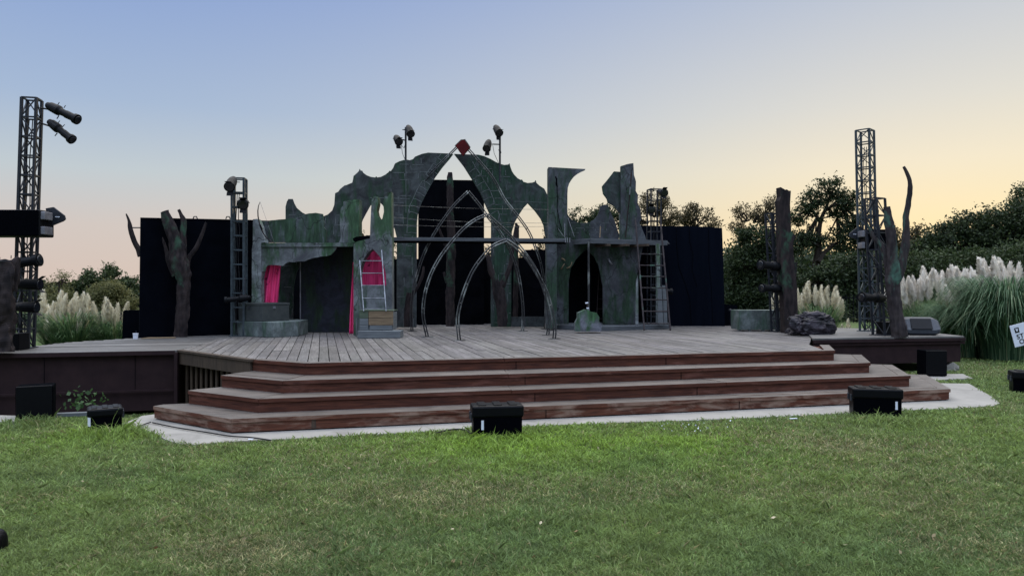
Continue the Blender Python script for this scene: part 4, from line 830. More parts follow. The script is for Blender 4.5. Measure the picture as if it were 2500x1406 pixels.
def spot(label, a_, b_, r, kind='ellipsoidal', yoke_to=None, mat=None, group='stage lights on the towers'):
    """a_ rear end, b_ front end (3-D)"""
    a_, b_ = Vector(a_), Vector(b_); d = (b_ - a_); L_ = d.length; d.normalize(); root = thing('stage_light', (a_ + b_) / 2, label, 'spotlight', group); mat = mat or M['black']
    if kind == 'ellipsoidal':
        prof = [(0, r * .45), (.03 * L_, r * .7), (.10 * L_, r * .78), (.13 * L_, r * 1.0), (.34 * L_, r * 1.12), (.40 * L_, r * 1.12), (.46 * L_, r * .80), (.62 * L_, r * .74), (.63 * L_, r * .86), (.80 * L_, r * .84), (.90 * L_, r * .84), (.905 * L_, r * 1.12), (.99 * L_, r * 1.16)]
        fr_ = r * .8
    else:
        prof = [(0, r * .35), (.05 * L_, r * .6), (.25 * L_, r * .85), (.5 * L_, r * .98), (.95 * L_, r), (.96 * L_, r * 1.08), (L_, r * 1.08)]; fr_ = r * .9
    m_ = MB(); m_.lathe(a_, d, prof, 18); m_.build('housing', mat, root, smooth=False)
    m_ = MB(); m_.lathe(a_ + d * (L_ * 1.0 + .001), d, [(0, fr_), (.006, fr_ * .9), (.008, fr_ * .2)], 18); m_.build('lens', M['glass'], root)
    s_ = d.cross(Vector((0, 0, 1))).normalized(); up_ = s_.cross(d).normalized(); c_ = a_ + d * L_ * .42
    yt = Vector(yoke_to) if yoke_to is not None else c_ + Vector((0, 0, r * 2.2)); yd = (yt - c_).normalized(); y0 = c_ + yd * r * 1.5
    m_ = MB()
    for q in (-1, 1): m_.beam(c_ + s_ * q * r * 1.12, y0 + s_ * q * r * .9, .022, .008)
    m_.beam(y0 - s_ * r * .95, y0 + s_ * r * .95, .022, .01); m_.build('yoke', mat, root)
    m_ = MB(); m_.tube([y0, yt], .014, 7); m_.build('clamp', mat, root)
    m_ = MB(); 
    if kind == 'ellipsoidal':
        for q in (.3, .5): m_.tube([a_ + d * L_ * q + up_ * r, a_ + d * L_ * q + up_ * (r + .05) + d * .01], .006, 5)
        m_.tube([a_ + d * L_ * .45 - up_ * r, a_ + d * L_ * .43 - up_ * (r + .06)], .008, 5); m_.build('shutter_handle', mat, root)
    else:
        for q in range(4):
            ang = math.pi / 2 * q; v_ = s_ * math.cos(ang) + up_ * math.sin(ang)
            if q % 2: m_ = MB(); m_.beam(b_ + v_ * r * 1.0, b_ + v_ * r * 1.5 + d * r * .7, r * 1.2, .004, up=v_); m_.build('barn_door', mat, root)
    return root
dT = 11.75
spot('upper spotlight reaching right from the far left tower', D(114, 256, dT), D(190, 293, dT - .1), .072, yoke_to=D(98, 264, dT + .1))
spot('lower spotlight reaching right from the far left tower', D(119, 296, dT), D(177, 342, dT - .1), .068, yoke_to=D(96, 300, dT + .1))
for i, (x0, x1, y0, y1, dd) in enumerate(((-40, 98, 656, 634, 11.25), (20, 98, 693, 694, 11.5), (30, 90, 749, 750, 11.55))):
    spot(['long spotlight above the left stump prop pointing right', 'middle spotlight beside the left stump prop', 'lowest spotlight beside the left stump prop'][i], D(x0, y0, dd), D(x1, y1, dd), .085, 'ellipsoidal' if i == 0 else 'par', D((x0 + x1) / 2 - 5, y0 - 18, dd + .3))
spot('round lamp at the top of the ladder-like tower', D(571, 436, 14.7), D(560, 457, 14.35), .10, 'par', D(578, 445, 14.8))
spot('round lamp below the top of the ladder-like tower', D(594, 493, 14.75), D(593, 500, 14.4), .10, 'par', D(594, 485, 14.85))
spot('low long spotlight beside the pillar foot pointing left', D(612, 726, 14.6), D(549, 733, 14.5), .062, yoke_to=D(590, 708, 14.85))
spot('round lamp at the top of the rear right tower', D(1610, 468, 18.0), D(1622, 471, 17.6), .09, 'par', D(1606, 470, 18.1))
spot('round lamp below the top of the rear right tower', D(1594, 512, 18.1), D(1591, 512, 17.7), .09, 'par', D(1594, 500, 18.2))
spot('long spotlight behind the wooden ladder pointing right', D(1586, 710, 17.6), D(1642, 712, 17.5), .07, yoke_to=D(1598, 695, 17.9))
spot('upper spotlight pointing left beside the broken trunk prop', D(1906, 652, 15.9), D(1856, 646, 15.6), .095, yoke_to=D(1908, 640, 16.1))
spot('lower spotlight pointing left beside the broken trunk prop', D(1908, 705, 15.9), D(1859, 703, 15.6), .085, yoke_to=D(1908, 690, 16.1))
spot('spotlight with open flap low on the right towers', D(2160, 728, 14.4), D(2103, 726, 14.1), .085, yoke_to=D(2152, 706, 14.6))
# poles above the castle wall
for i, (px, yt_, yb_, lamps) in enumerate(((990.5, 311, 392, (((966, 334), (974, 347), 'lamp low on the left pole above the castle wall, facing left', (989, 343)), ((996, 309), (1003, 328), 'lamp at the top of the left pole above the castle wall', (991, 318)))),
                                           (1220.5, 325, 404, (((1209, 309), (1219, 326), 'lamp at the top of the right pole above the castle wall', (1220, 322)), ((1194, 344), (1188, 364), 'lamp on the side arm of the right pole above the castle wall', (1219, 353)))))):
    b_ = D(px, yb_, 17.5); pr_ = thing('lamp_pole', b_, ['thin left lamp pole rising above the castle wall', 'thin right lamp pole rising above the castle wall'][i], 'pole', 'lamp poles above the castle wall')
    m_ = MB(); m_.tube([b_ + Vector((0, 0, -.4)), D(px, yt_, 17.5)], .024, 8); m_.build('pipe', M['metal'], pr_)
    m_ = MB(); m_.tube([D(px, yb_ - 45, 17.5), D(px + (3 if i else -4), yb_ - 30, 17.5), D(px + (-4 if i else -12), yb_ - 38, 17.4)], .007, 5); m_.tube([D(px - 11 if i == 0 else px - 18, 352, 17.5), D(px - 8 if i == 0 else px - 14, 375, 17.5), D(px - 1, yb_, 17.5)], .006, 5); m_.build('cable', M['cable'], pr_)
    for (a1_, b1_, lb_, yk) in lamps: spot(lb_, D(*a1_, 17.5), D(*b1_, 17.25), .092, 'par', D(*yk, 17.5), group='lamps on the poles above the castle wall')

def array_speaker(label, x0, x1, y0, y1, d, fin, side_mat):
    """flown loudspeaker: grille box, side brackets and a back fin"""
    c_ = D((x0 + x1) / 2, y1, d); W_ = (x1 - x0) * d / F; H_ = (y1 - y0) * d / F; root = thing('loudspeaker', c_, label, 'loudspeaker', 'flown loudspeakers on the towers')
    m_ = MB(); m_.box((c_.x, c_.y + .16, c_.z), (W_, .36, H_)); m_.build('cabinet', M['black'], root, bevel=.02)
    m_ = MB(); m_.box((c_.x, c_.y - .03, c_.z + .01), (W_ - .03, .02, H_ - .02)); m_.build('grille', M['carpet'], root, bevel=.008)
    sx_ = fin; e_ = c_.x + sx_ * W_ / 2
    for z_ in (.12, .68): m_ = MB(); m_.box((e_ + sx_ * .03, c_.y + .1, c_.z + H_ * z_ - .02), (.07, .2, H_ * .3)); m_.build('side_bracket', side_mat, root, bevel=.01)
    m_ = MB(); yy = c_.y + .28; z_ = c_.z + H_; m_.prism([(e_ - sx_ * .1, yy, z_ + .05), (e_ + sx_ * .02, yy, z_ + .07), (e_ + sx_ * .19, yy, z_ - .06), (e_ + sx_ * .205, yy, z_ - .12), (e_ + sx_ * .17, yy, z_ - .15), (e_ - sx_ * .05, yy, z_ - .24)], (0, .03, 0)); m_.build('rear_fin', M['metal'], root)
    m_ = MB(); m_.box((e_ + sx_ * .09, yy - .004, z_ - .09), (.07, .004, .012)); m_.build('fin_label', M['white'], root)
    return root
array_speaker('wide black loudspeaker hung across the far left tower', -45, 99, 512, 577, 11.3, 1, M['pale_metal'])
array_speaker('black loudspeaker hung on the tall right tower', 2112, 2172, 560, 610, 15.7, -1, M['pale_metal'])

# wedge monitors
def wedge(label, px, py, wpx, hpx, z, rz, mat):
    p = G(px, py, z); k_ = p.y / F; W_, H_ = wpx * k_, hpx * k_; root = thing('stage_monitor', p, label, 'speaker'); c_, s_ = math.cos(rz), math.sin(rz)
    def T_(x, y, z_): return (p.x + x * c_ - y * s_, p.y + .25 + x * s_ + y * c_, z + z_)
    pr = [(-.5, 0, .42), (-.36, .02, .04), (.0, 0, 0), (.0, 0, 0)]
    sec = [(-.24, .10), (-.20, .02), (.10, .0), (.24, .14), (.16, .86), (.08, 1.0), (-.10, .92), (-.24, .30)]
    m_ = MB(); n_ = len(sec); vs_ = []; fs_ = []
    st = [(-.5, .45), (-.46, .78), (-.36, .95), (-.3, 1), (.3, 1), (.36, .97), (.45, .8), (.5, .5)]
    for x, k2 in st:
        for (y, zz) in sec: vs_.append(T_(x * W_, y * (.6 + .4 * k2), H_ * (.45 + (zz - .45) * k2)))
    for i in range(len(st) - 1):
        for j_ in range(n_): a2 = i * n_ + j_; b2 = i * n_ + (j_ + 1) % n_; fs_.append((a2, b2, b2 + n_, a2 + n_))
    fs_ += [tuple(range(n_ - 1, -1, -1)), tuple((len(st) - 1) * n_ + j_ for j_ in range(n_))]
    m_.add(vs_, fs_); zmin = min(v[2] for v in m_.v); m_.v = [(a2, b2, c2 - zmin + z) for a2, b2, c2 in m_.v]; m_.build('cabinet', mat, root, bevel=.01)
    m_ = MB(); g0 = .012; m_.add([T_(-.27 * W_, -.25, .36 * H_), T_(.27 * W_, -.25, .36 * H_), T_(.27 * W_, -.112, .92 * H_), T_(-.27 * W_, -.112, .92 * H_)], [(0, 1, 2, 3)])
    o = m_.build('grille', M['plastic'], root); sm = o.modifiers.new('t', 'SOLIDIFY'); sm.thickness = .01; sm.offset = 0
    m_ = MB(); m_.tube([T_(.5 * W_, -.02, .5 * H_), T_(.53 * W_, .0, .62 * H_), T_(.53 * W_, .06, .62 * H_), T_(.5 * W_, .08, .5 * H_)], .012, 6); m_.build('handle', M['plastic'], root)
wedge('grey-black stage monitor on the right side platform', 2260, 819, 86, 44, ZR, R(-14), M['grey_plastic'])
wedge('pale grey stage monitor cut off by the left photo edge', -25, 857, 70, 40, DZ, R(20), M['grey_plastic'])
m_ = MB(); p = D(2168, 820, 14.7); m_.box((p.x, p.y, ZR + .002), (.32, .3, .26), R(10)); m_.build('equipment_box', M['plastic'], bevel=.01, label='dark equipment box between the right towers and tree prop', cat='box')
m_ = MB(); p = D(50, 852, 11.5); m_.box((p.x, p.y, DZ + .002), (.12, .25, .26)); m_.build('equipment_box', M['plastic'], bevel=.01, label='small dark box between the left stump prop and tower', cat='box')

# hard cases standing in the grass
def hard_case(label, px, py, wpx, hpx, rz, dep=.28, sticker=.15, lip=-1, zgrow=0):
    p = G(px, py); k_ = p.y / F; W_, H_ = wpx * k_, hpx * k_; root = thing('hard_case', (p.x, p.y, 0), label, 'case', 'black hard cases set round the stage'); c_, s_ = math.cos(rz), math.sin(rz)
    def P_(x, y, z_): return (p.x + x * c_ - y * s_, p.y + dep / 2 + x * s_ + y * c_, z_)
    m_ = MB(); m_.box(P_(0, .02, 0), (W_ * .94, dep * .86, H_ * .66), rz); m_.build('body', M['plastic'], root, bevel=.018)
    m_ = MB(); m_.box(P_(0, 0, H_ * .62), (W_, dep, H_ * .35), rz); m_.build('lid', M['plastic'], root, bevel=.022)
    m_ = MB(); m_.box(P_(0, -.03, .0), (W_ * .93, dep * .72, H_ * .9), rz); m_.build('front_panel', M['carpet'], root, bevel=.01)
    for f_ in (-.3, .0, .3): m_ = MB(); m_.box(P_(f_ * W_, .0, H_ * .955), (W_ * .16, dep * .8, H_ * .05), rz); m_.build('ridge', M['plastic'], root, bevel=.008)
    for f_ in (-.25, .25): m_ = MB(); m_.box(P_(lip * W_ * .505, f_ * dep, H_ * .52), (.02, .05, .08), rz); m_.build('latch', M['grey_plastic'], root, bevel=.004)
    m_ = MB(); m_.box(P_((sticker) * W_, -.03 - dep * .36 - .003, H_ * .28), (.027, .004, .10), rz); m_.build('sticker', M['white'], root)
    return root
hard_case('black hard case on the grass in front of the middle of the steps', 1212, 1072, 128, 84, R(8), sticker=-.30)
hard_case('black hard case on the grass before the right end of the steps', 2150, 1019, 116, 72, R(-12), sticker=.36)
hard_case('black hard case on the grass before the left end of the steps', 238, 1056, 78, 60, R(30), .3, sticker=-.44, lip=1)
hard_case('black hard case cut off by the right photo edge', 2545, 962, 110, 55, R(-20))
def sub(label, px, py, wpx, hpx, rz, dep=.4, top=False):
    p = G(px, py); k_ = p.y / F; W_, H_ = wpx * k_, hpx * k_; root = thing('subwoofer', (p.x, p.y, 0), label, 'speaker', 'square black speaker boxes on the grass')
    c_, s_ = math.cos(rz), math.sin(rz)
    m_ = MB(); m_.box((p.x - s_ * dep / 2, p.y + c_ * dep / 2, .03), (W_, dep, H_ - .03), rz); m_.build('cabinet', M['carpet'], root, bevel=.012)
    m_ = MB(); m_.box((p.x, p.y - .0, .05), (W_ * .95, .02, H_ * .9), rz); m_.build('grille', M['plastic'], root, bevel=.006)
    for x in (-.4, .4): m_ = MB(); m_.box((p.x + x * W_ * c_ - s_ * .1, p.y + .1, .0), (.05, .05, .035), rz); m_.build('foot', M['plastic'], root)
    return root
sub('square black speaker box by the left brown platform', 84, 1027, 78, 83, R(27), .36)
sub('square black speaker box on a slab by the right brown platform', 2286, 922, 52, 66, R(-3), .32)
q = G(2310, 925); m_ = MB(); m_.slab([xy(G(2205, 934)), xy(G(2375, 926)), xy(G(2350, 915)), xy(G(2215, 918))], -.02, .022); m_.build('paving_slab', M['concrete'], kind='structure')
m_ = MB(); m_.slab([xy(G(-60, 1040)), xy(G(36, 1034)), xy(G(38, 1020)), xy(G(-40, 1018))], -.02, .03); m_.build('paving_slab', M['concrete'], kind='structure')
m_ = MB(); m_.beam(G(118, 1017) + Vector((0, 0, .02)), G(222, 1013) + Vector((0, 0, .02)), .1, .04); m_.build('timber_plank', M['grey_plank'], label='grey plank lying in the grass behind the left hard case', cat='plank')
q = G(-30, 1352); m_ = MB()
for k_ in range(1): pass
blob('bag', (q.x, q.y + .05, -.03), (.068, .07, .095), M['plastic'], 2.0, 'rounded glossy black bag cut off by the left edge low on the lawn', 'bag', 4, .05)

for i, ps in enumerate(([(1150, 1058), (1138, 1050), (1120, 1047), (1095, 1049), (1065, 1056)], [(372, 1031), (430, 1043), (500, 1054), (563, 1064), (610, 1067), (660, 1074)], [(300, 1052), (330, 1046), (350, 1036), (368, 1030)])):
    m_ = MB(); m_.tube([G(x, y, .03) for x, y in smooth_px(ps)], .008, 6); m_.build('power_cable', M['cable'], label=['black cable running left from the middle hard case over the concrete', 'black cable lying along the foot of the left steps', 'black cable from the left hard case onto the concrete'][i], cat='cable')
# sign at right edge: STAFF ONLY, with a small black emblem
sg = thing('sign', D(2500, 880, 12.4), 'tilted white notice sign before the right pampas grass', 'sign')
def sgp(u_, v_, off=0):   # u right, v up along the tilted board, in metres, from its top left corner
    a_ = R(14.5); o_ = D(2465, 796, 12.4); return o_ + Vector((u_ * math.cos(a_) + v_ * math.sin(R(17)) * -1 * -1 * -1 * -1 * 0 + -v_ * -math.sin(a_) * -1, off, u_ * math.sin(a_) + v_ * math.cos(a_)))
def sgp(u_, v_, off=0):
    a_ = R(15); o_ = D(2465, 796, 12.4); return o_ + Vector((u_ * math.cos(a_) - v_ * math.sin(a_), off, u_ * math.sin(a_) + v_ * math.cos(a_)))
m_ = MB(); m_.prism([sgp(0, 0), sgp(.56, 0), sgp(.56, -.37), sgp(0, -.37)], (0, .01, 0)); m_.build('board', M['white'], sg)
m_ = MB(); m_.prism([sgp(.06, -.055, -.003), sgp(.135, -.055, -.003), sgp(.135, -.14, -.003), sgp(.06, -.14, -.003)], (0, .002, 0)); em = m_.build('emblem', M['plastic'], sg)
m_ = MB()
for (x, y, r_) in ((.086, -.08, .011), (.108, -.08, .011), (.097, -.102, .016)): m_.prism([sgp(x + r_ * math.cos(a_), y + r_ * math.sin(a_), -.006) for a_ in [k * math.pi / 5 for k in range(10)]], (0, .002, 0))
m_.build('emblem_figure', M['white'], em)
def text(s_, size, u_, v_, parent):
    cu = bpy.data.curves.new('lettering', 'FONT'); cu.body = s_; cu.size = size; cu.extrude = .001; cu.offset = .0012; cu.space_character = 1.08
    o = bpy.data.objects.new('lettering', cu); COL.objects.link(o); bpy.context.view_layer.update(); me = bpy.data.meshes.new_from_object(o.evaluated_get(bpy.context.evaluated_depsgraph_get())); bpy.data.objects.remove(o)
    o = bpy.data.objects.new('lettering', me); COL.objects.link(o); me.materials.clear(); me.materials.append(M['plastic']); o.parent = parent
    base = Vector(parent.location); pp = parent.parent
    o.location = sgp(u_, v_, -.004) - base; o.rotation_euler = (R(90), R(-15), 0); return o
text('STAFF', .112, .065, -.245, sg); text('ONLY', .112, .085, -.335, sg)
m_ = MB(); p0_ = sgp(.28, -.2, .02); m_.beam(Vector((p0_.x, p0_.y, 0)), p0_, .05, .03); m_.build('post', M['black'], sg)

# iron fence far behind on the right
fc = thing('iron_fence', (13, 34, 0), 'thin dark iron railing far behind the right towers', 'fence')
m_ = MB(); x0_, x1_ = D(1990, 760, 34).x, D(2260, 760, 34).x
for z_ in (.25, 1.15): m_.beam((x0_, 34, z_), (x1_, 34, z_), .05)
m_.build('rail', M['black'], fc)
m_ = MB(); x = x0_
while x < x1_: m_.beam((x, 34, 0), (x, 34, 1.3), .028); x += .16
m_.build('bar', M['black'], fc)

# ================================================================== VEGETATION
def leaves(mb_pts, size, aspect=.5, nrm=None):
    """numpy quads for an array of centres"""
    n_ = len(mb_pts); d = rng.normal(size=(n_, 3)); d /= np.linalg.norm(d, axis=1)[:, None]; e = rng.normal(size=(n_, 3)); e -= (e * d).sum(1)[:, None] * d; e /= np.linalg.norm(e, axis=1)[:, None]
    s_ = size * rng.uniform(.6, 1.4, n_)[:, None]; a_ = d * s_; b_ = e * s_ * aspect
    return np.stack([mb_pts - a_, mb_pts - b_, mb_pts + a_, mb_pts + b_], 1).reshape(-1, 3)
def mesh_np(name, verts, nper, mat, parent=None, loc=(0, 0, 0), smooth=False, faces=None, **tags):
    v = np.asarray(verts, np.float64) - np.array(loc); me = bpy.data.meshes.new(name); nv = len(v); me.vertices.add(nv); me.vertices.foreach_set('co', v.ravel().astype(np.float32))
    if faces is None: li = np.arange(nv); ls = np.arange(0, nv, nper); 
    else: li, ls = faces
    me.loops.add(len(li)); me.loops.foreach_set('vertex_index', li.astype(np.int32)); me.polygons.add(len(ls)); me.polygons.foreach_set('loop_start', ls.astype(np.int32))
    me.materials.append(mat); me.update(calc_edges=True); me.validate()
    o = bpy.data.objects.new(name, me); COL.objects.link(o)
    if parent: o.parent = parent
    else: o.location = loc
    tag(o, **tags); return o
def tree(label, d, trunk, blobs, leaf, size, dens, mat, limbs=(), thick=1.0, twig=0, group='background trees', cat='tree', name='tree'):
    """trunk: [(px,py,rpx)] from the ground up; blobs: (px,py,rx,ry) crown masses"""
    bx = trunk[0][0]; base = Vector(((bx - CX) * d / F, d, 0)); root = thing(name, base, label, cat, group); k_ = d / F
    m_ = MB(); pts = [Vector((base.x, d, 0))] + [D(x, y, d) for x, y, r_ in trunk]; m_.tube(pts, [trunk[0][2] * 1.25 * k_] + [r_ * k_ for x, y, r_ in trunk], 8, .2)
    for lm in limbs: m_.tube([D(x, y, d + random.uniform(-.4, .4)) for x, y, r_ in lm], [max(r_ * k_, .02) for x, y, r_ in lm], 6, .2)
    top = pts[-1]; cl = []
    for (x, y, rx, ry) in blobs:
        nc = max(5, int(rx * ry / 55)); c_ = D(x, y, d)
        for _ in range(nc):
            v = rng.normal(size=3); v /= np.linalg.norm(v); rr3 = rng.uniform(.45, 1.0) ** .6
            q = Vector((c_.x + v[0] * rx * k_ * rr3, c_.y + v[1] * min(rx, ry) * k_ * rr3 * thick, c_.z + v[2] * ry * k_ * rr3)); cl.append((q, rng.uniform(.16, .34) * min(rx, ry) * k_ + .12))
            if random.random() < .35 + twig:
                a_ = top.lerp(c_, .5); md = a_.lerp(q, .6) + Vector((0, 0, -.15)); m_.tube([a_ if random.random() < .5 else c_, md, q], [.05 * d / 40, .03 * d / 40, .01], 4)
    m_.build('trunk', M['tree_bark'], root)
    P = []
    for q, r_ in cl:
        n_ = int(dens * 270 * (r_ / .6) ** 1.6) + 14; g = rng.normal(size=(n_, 3)) * r_ * .6; g[:, 2] *= .75; P.append(np.array(q) + g)
        if twig:                                   # small shoots that fray the outline
            for _ in range(3):
                dv = rng.normal(size=3); dv[2] = abs(dv[2]) * 1.2; dv /= np.linalg.norm(dv); tt = rng.uniform(.2, 1.4, (9, 1)); P.append(np.array(q) + dv * tt * r_ * 1.5 + rng.normal(size=(9, 3)) * .05)
    P = np.concatenate(P); P = P[P[:, 2] > .05]
    v = leaves(P, size * .42) - np.array(base); mesh_np('crown', v, 4, mat, root); return root
# left, behind the pampas
tree('thin olive tree with a sparse top beside the left tower', 55, [(143, 745, 3), (145, 690, 2)], [(142, 728, 36, 24), (100, 745, 28, 18)], 0, .2, 1.2, M['leaf_olive'], twig=.1)
tree('sparse see-through treetop above the thin olive tree', 58, [(150, 740, 2), (150, 680, 1.2)], [(150, 688, 24, 24), (112, 698, 12, 14)], 0, .15, .35, M['leaf_olive'], twig=.4)
tree('dark round-headed tree left of the black masking wall', 60, [(262, 750, 5), (264, 700, 3)], [(272, 684, 40, 28), (312, 704, 34, 28), (215, 694, 28, 28), (335, 730, 34, 34), (250, 715, 55, 30), (190, 720, 30, 30)], 0, .24, 1.5, M['leaf_mid'], twig=.1)
tree('light olive willow-like bush before the dark round tree', 48, [(262, 770, 4), (262, 735, 3)], [(262, 716, 42, 34), (255, 755, 58, 30), (305, 745, 38, 26), (160, 762, 60, 22)], 0, .15, 2.4, M['leaf_olive'], cat='bush')
# seen through the arches
tree('thin dry treetop seen through the left castle window', 60, [(885, 700, 2), (885, 570, 1)], [(885, 572, 20, 22), (962, 616, 12, 20)], 0, .14, .2, M['leaf_dry'], twig=.5)
tree('thin dry treetop seen through the right castle window', 55, [(1330, 700, 2), (1332, 590, 1)], [(1328, 580, 18, 16), (1310, 605, 30, 12), (1190, 620, 12, 26), (1270, 628, 16, 10)], 0, .14, .3, M['leaf_dry'], twig=.4)
# behind the right ruin and wall
tree('dark tree behind the scooped wall of the raised platform', 46, [(1440, 700, 5), (1440, 560, 4)], [(1430, 530, 46, 22), (1500, 520, 38, 26), (1400, 545, 24, 20), (1535, 545, 30, 22)], 0, .15, .85, M['leaf_dark'], twig=.5)
tree('open-crowned tree behind the rear right tower', 44, [(1600, 700, 5), (1605, 560, 4)], [(1590, 500, 34, 26), (1560, 530, 26, 26), (1640, 530, 34, 26), (1620, 490, 24, 20)], 0, .13, .75, M['leaf_dry'], twig=.7)
tree('feathery treetop above the right end of the black wall', 46, [(1690, 700, 5), (1690, 580, 4)], [(1665, 525, 28, 20), (1700, 530, 34, 26), (1745, 550, 26, 18), (1700, 510, 16, 14)], 0, .15, .6, M['leaf_dry'], twig=.5)
tree('wispy brownish treetop left of the broken trunk prop', 50, [(1830, 700, 4), (1830, 560, 3)], [(1815, 520, 26, 22), (1850, 525, 26, 22), (1890, 505, 22, 26), (1880, 540, 26, 20), (1795, 560, 20, 22)], 0, .15, .6, M['leaf_dry'], twig=.5)
tree('dense dark tree between the black wall and the broken trunk prop', 42, [(1845, 790, 6), (1845, 690, 5)], [(1850, 590, 52, 38), (1815, 640, 48, 46), (1870, 660, 48, 50), (1830, 720, 62, 50), (1890, 745, 50, 46), (1800, 765, 50, 35)], 0, .2, 1.0, M['leaf_dark'])
tree('large backlit oak with visible limbs between trunk prop and tall tower', 40, [(1990, 660, 10), (1993, 640, 9), (1998, 610, 8), (1998, 570, 6), (2004, 535, 5), (2018, 505, 4), (2026, 480, 2.5)],
     [(2022, 462, 34, 22), (1985, 492, 40, 26), (2068, 492, 42, 28), (1950, 525, 30, 24), (2085, 530, 34, 26), (2020, 530, 30, 16), (1965, 575, 34, 18), (2060, 585, 56, 28), (2110, 600, 30, 30), (1955, 600, 28, 26), (1985, 590, 30, 20)], 0, .16, .62, M['leaf_dark'],
     limbs=[[(1998, 640, 7), (2010, 620, 5), (2030, 600, 3.5), (2060, 585, 2.5)], [(2000, 540, 5), (1990, 522, 4), (1975, 508, 2.5), (1955, 500, 1.5)], [(2014, 515, 4), (2035, 500, 3), (2065, 495, 2), (2085, 485, 1.2)], [(1998, 600, 5), (1980, 590, 3), (1960, 585, 2)], [(2026, 480, 3), (2024, 462, 2), (2016, 445, 1)], [(2035, 500, 2.5), (2050, 480, 2), (2060, 465, 1)]], twig=.45)
tree('dark undergrowth thicket below the backlit oak', 36, [(2020, 790, 5), (2020, 740, 4)], [(1990, 690, 60, 34), (2060, 660, 58, 36), (2110, 660, 40, 44), (1960, 740, 60, 46), (2050, 740, 70, 50), (2130, 730, 60, 56), (2190, 700, 40, 50)], 0, .19, .95, M['leaf_dark'], cat='bush', name='thicket')
tree('thin backlit tree just right of the three-limbed prop', 38, [(2225, 720, 4), (2228, 620, 3)], [(2240, 572, 20, 20), (2225, 600, 30, 26), (2262, 600, 20, 22), (2180, 590, 22, 26)], 0, .15, .7, M['leaf_dry'], twig=.45)
tree('broad dark evergreen sloping up to the right photo edge', 27, [(2380, 740, 10), (2385, 640, 8)], [(2310, 580, 44, 30), (2370, 562, 50, 36), (2440, 552, 54, 38), (2500, 545, 56, 50), (2270, 610, 40, 34), (2350, 600, 70, 30), (2450, 600, 90, 50), (2560, 560, 60, 90)], 0, .125, .85, M['leaf_dark'], twig=.15)
tree('low leafy hedge mass behind the right pampas plumes', 24, [(2350, 780, 8), (2350, 720, 6)], [(2230, 660, 46, 50), (2300, 665, 60, 50), (2390, 660, 70, 50), (2480, 655, 70, 60), (2210, 730, 60, 50), (2300, 750, 80, 50), (2420, 740, 90, 50), (2520, 740, 60, 60)], 0, .12, .95, M['leaf_mid'], cat='hedge', name='hedge')
tree('taller leafy treetop at the extreme right above the evergreen', 30, [(2500, 700, 6), (2500, 520, 5)], [(2508, 492, 30, 40), (2490, 510, 20, 22)], 0, .13, .6, M['leaf_dark'], twig=.3)
# far belt that closes the horizon
P = []
for px in range(-200, 2900, 12):
    for _ in range(14 if px > 1700 or px < 380 else 6):
        dd = rng.uniform(75, 95); hgt = 5.0 if px > 1700 else 1.1; g = rng.normal(size=(90, 3)) * (.9 if px > 1700 else .45); P.append(np.array([(px - CX) * dd / F, dd, rng.uniform(0, hgt)]) + g)
P = np.concatenate(P); mesh_np('distant_woods', leaves(P, .2, .7), 4, M['leaf_dark'], kind='stuff', label='far-off dark belt of trees closing the horizon', cat='woods')

# pampas grass
def plume_mesh(seed, mat):
    r_ = np.random.default_rng(seed); V = []
    ax = lambda t_: np.array([.12 * t_ ** 2, 0, t_])
    n_ = 760
    for i in range(n_):
        t_ = r_.uniform(.02, .97); a_ = r_.uniform(0, 2 * math.pi); wd = .175 * math.sin(math.pi * min(1, (t_ * .9 + .1)) ** .75) ** .7 + .02
        p = ax(t_); o_ = np.array([math.cos(a_), math.sin(a_), 0]); L_ = r_.uniform(.10, .20)
        s_ = p + o_ * wd * r_.uniform(0, .45); m__ = s_ + o_ * wd * .35 + np.array([.02, 0, L_ * .75]); e = m__ + o_ * wd * .32 + np.array([.035, 0, L_ * r_.uniform(-.15, .5)])
        sd_ = np.cross(o_, [0, 0, 1]) * r_.uniform(.007, .014); V += [s_ - sd_ * .6, s_ + sd_ * .6, m__ + sd_, e, m__ - sd_]
    nv = len(V); li = []; ls = []
    for i in range(n_): b_ = i * 5; ls.append(len(li)); li += [b_, b_ + 1, b_ + 2, b_ + 3, b_ + 4]
    me = bpy.data.meshes.new('plume'); me.vertices.add(nv); me.vertices.foreach_set('co', np.array(V, np.float32).ravel()); me.loops.add(len(li)); me.loops.foreach_set('vertex_index', li); me.polygons.add(len(ls)); me.polygons.foreach_set('loop_start', ls)
    me.materials.append(mat); me.update(calc_edges=True); return me
PLM = {'plume': [plume_mesh(s_, M['plume']) for s_ in range(4)], 'plume_white': [plume_mesh(s_ + 9, M['plume_white']) for s_ in range(4)]}
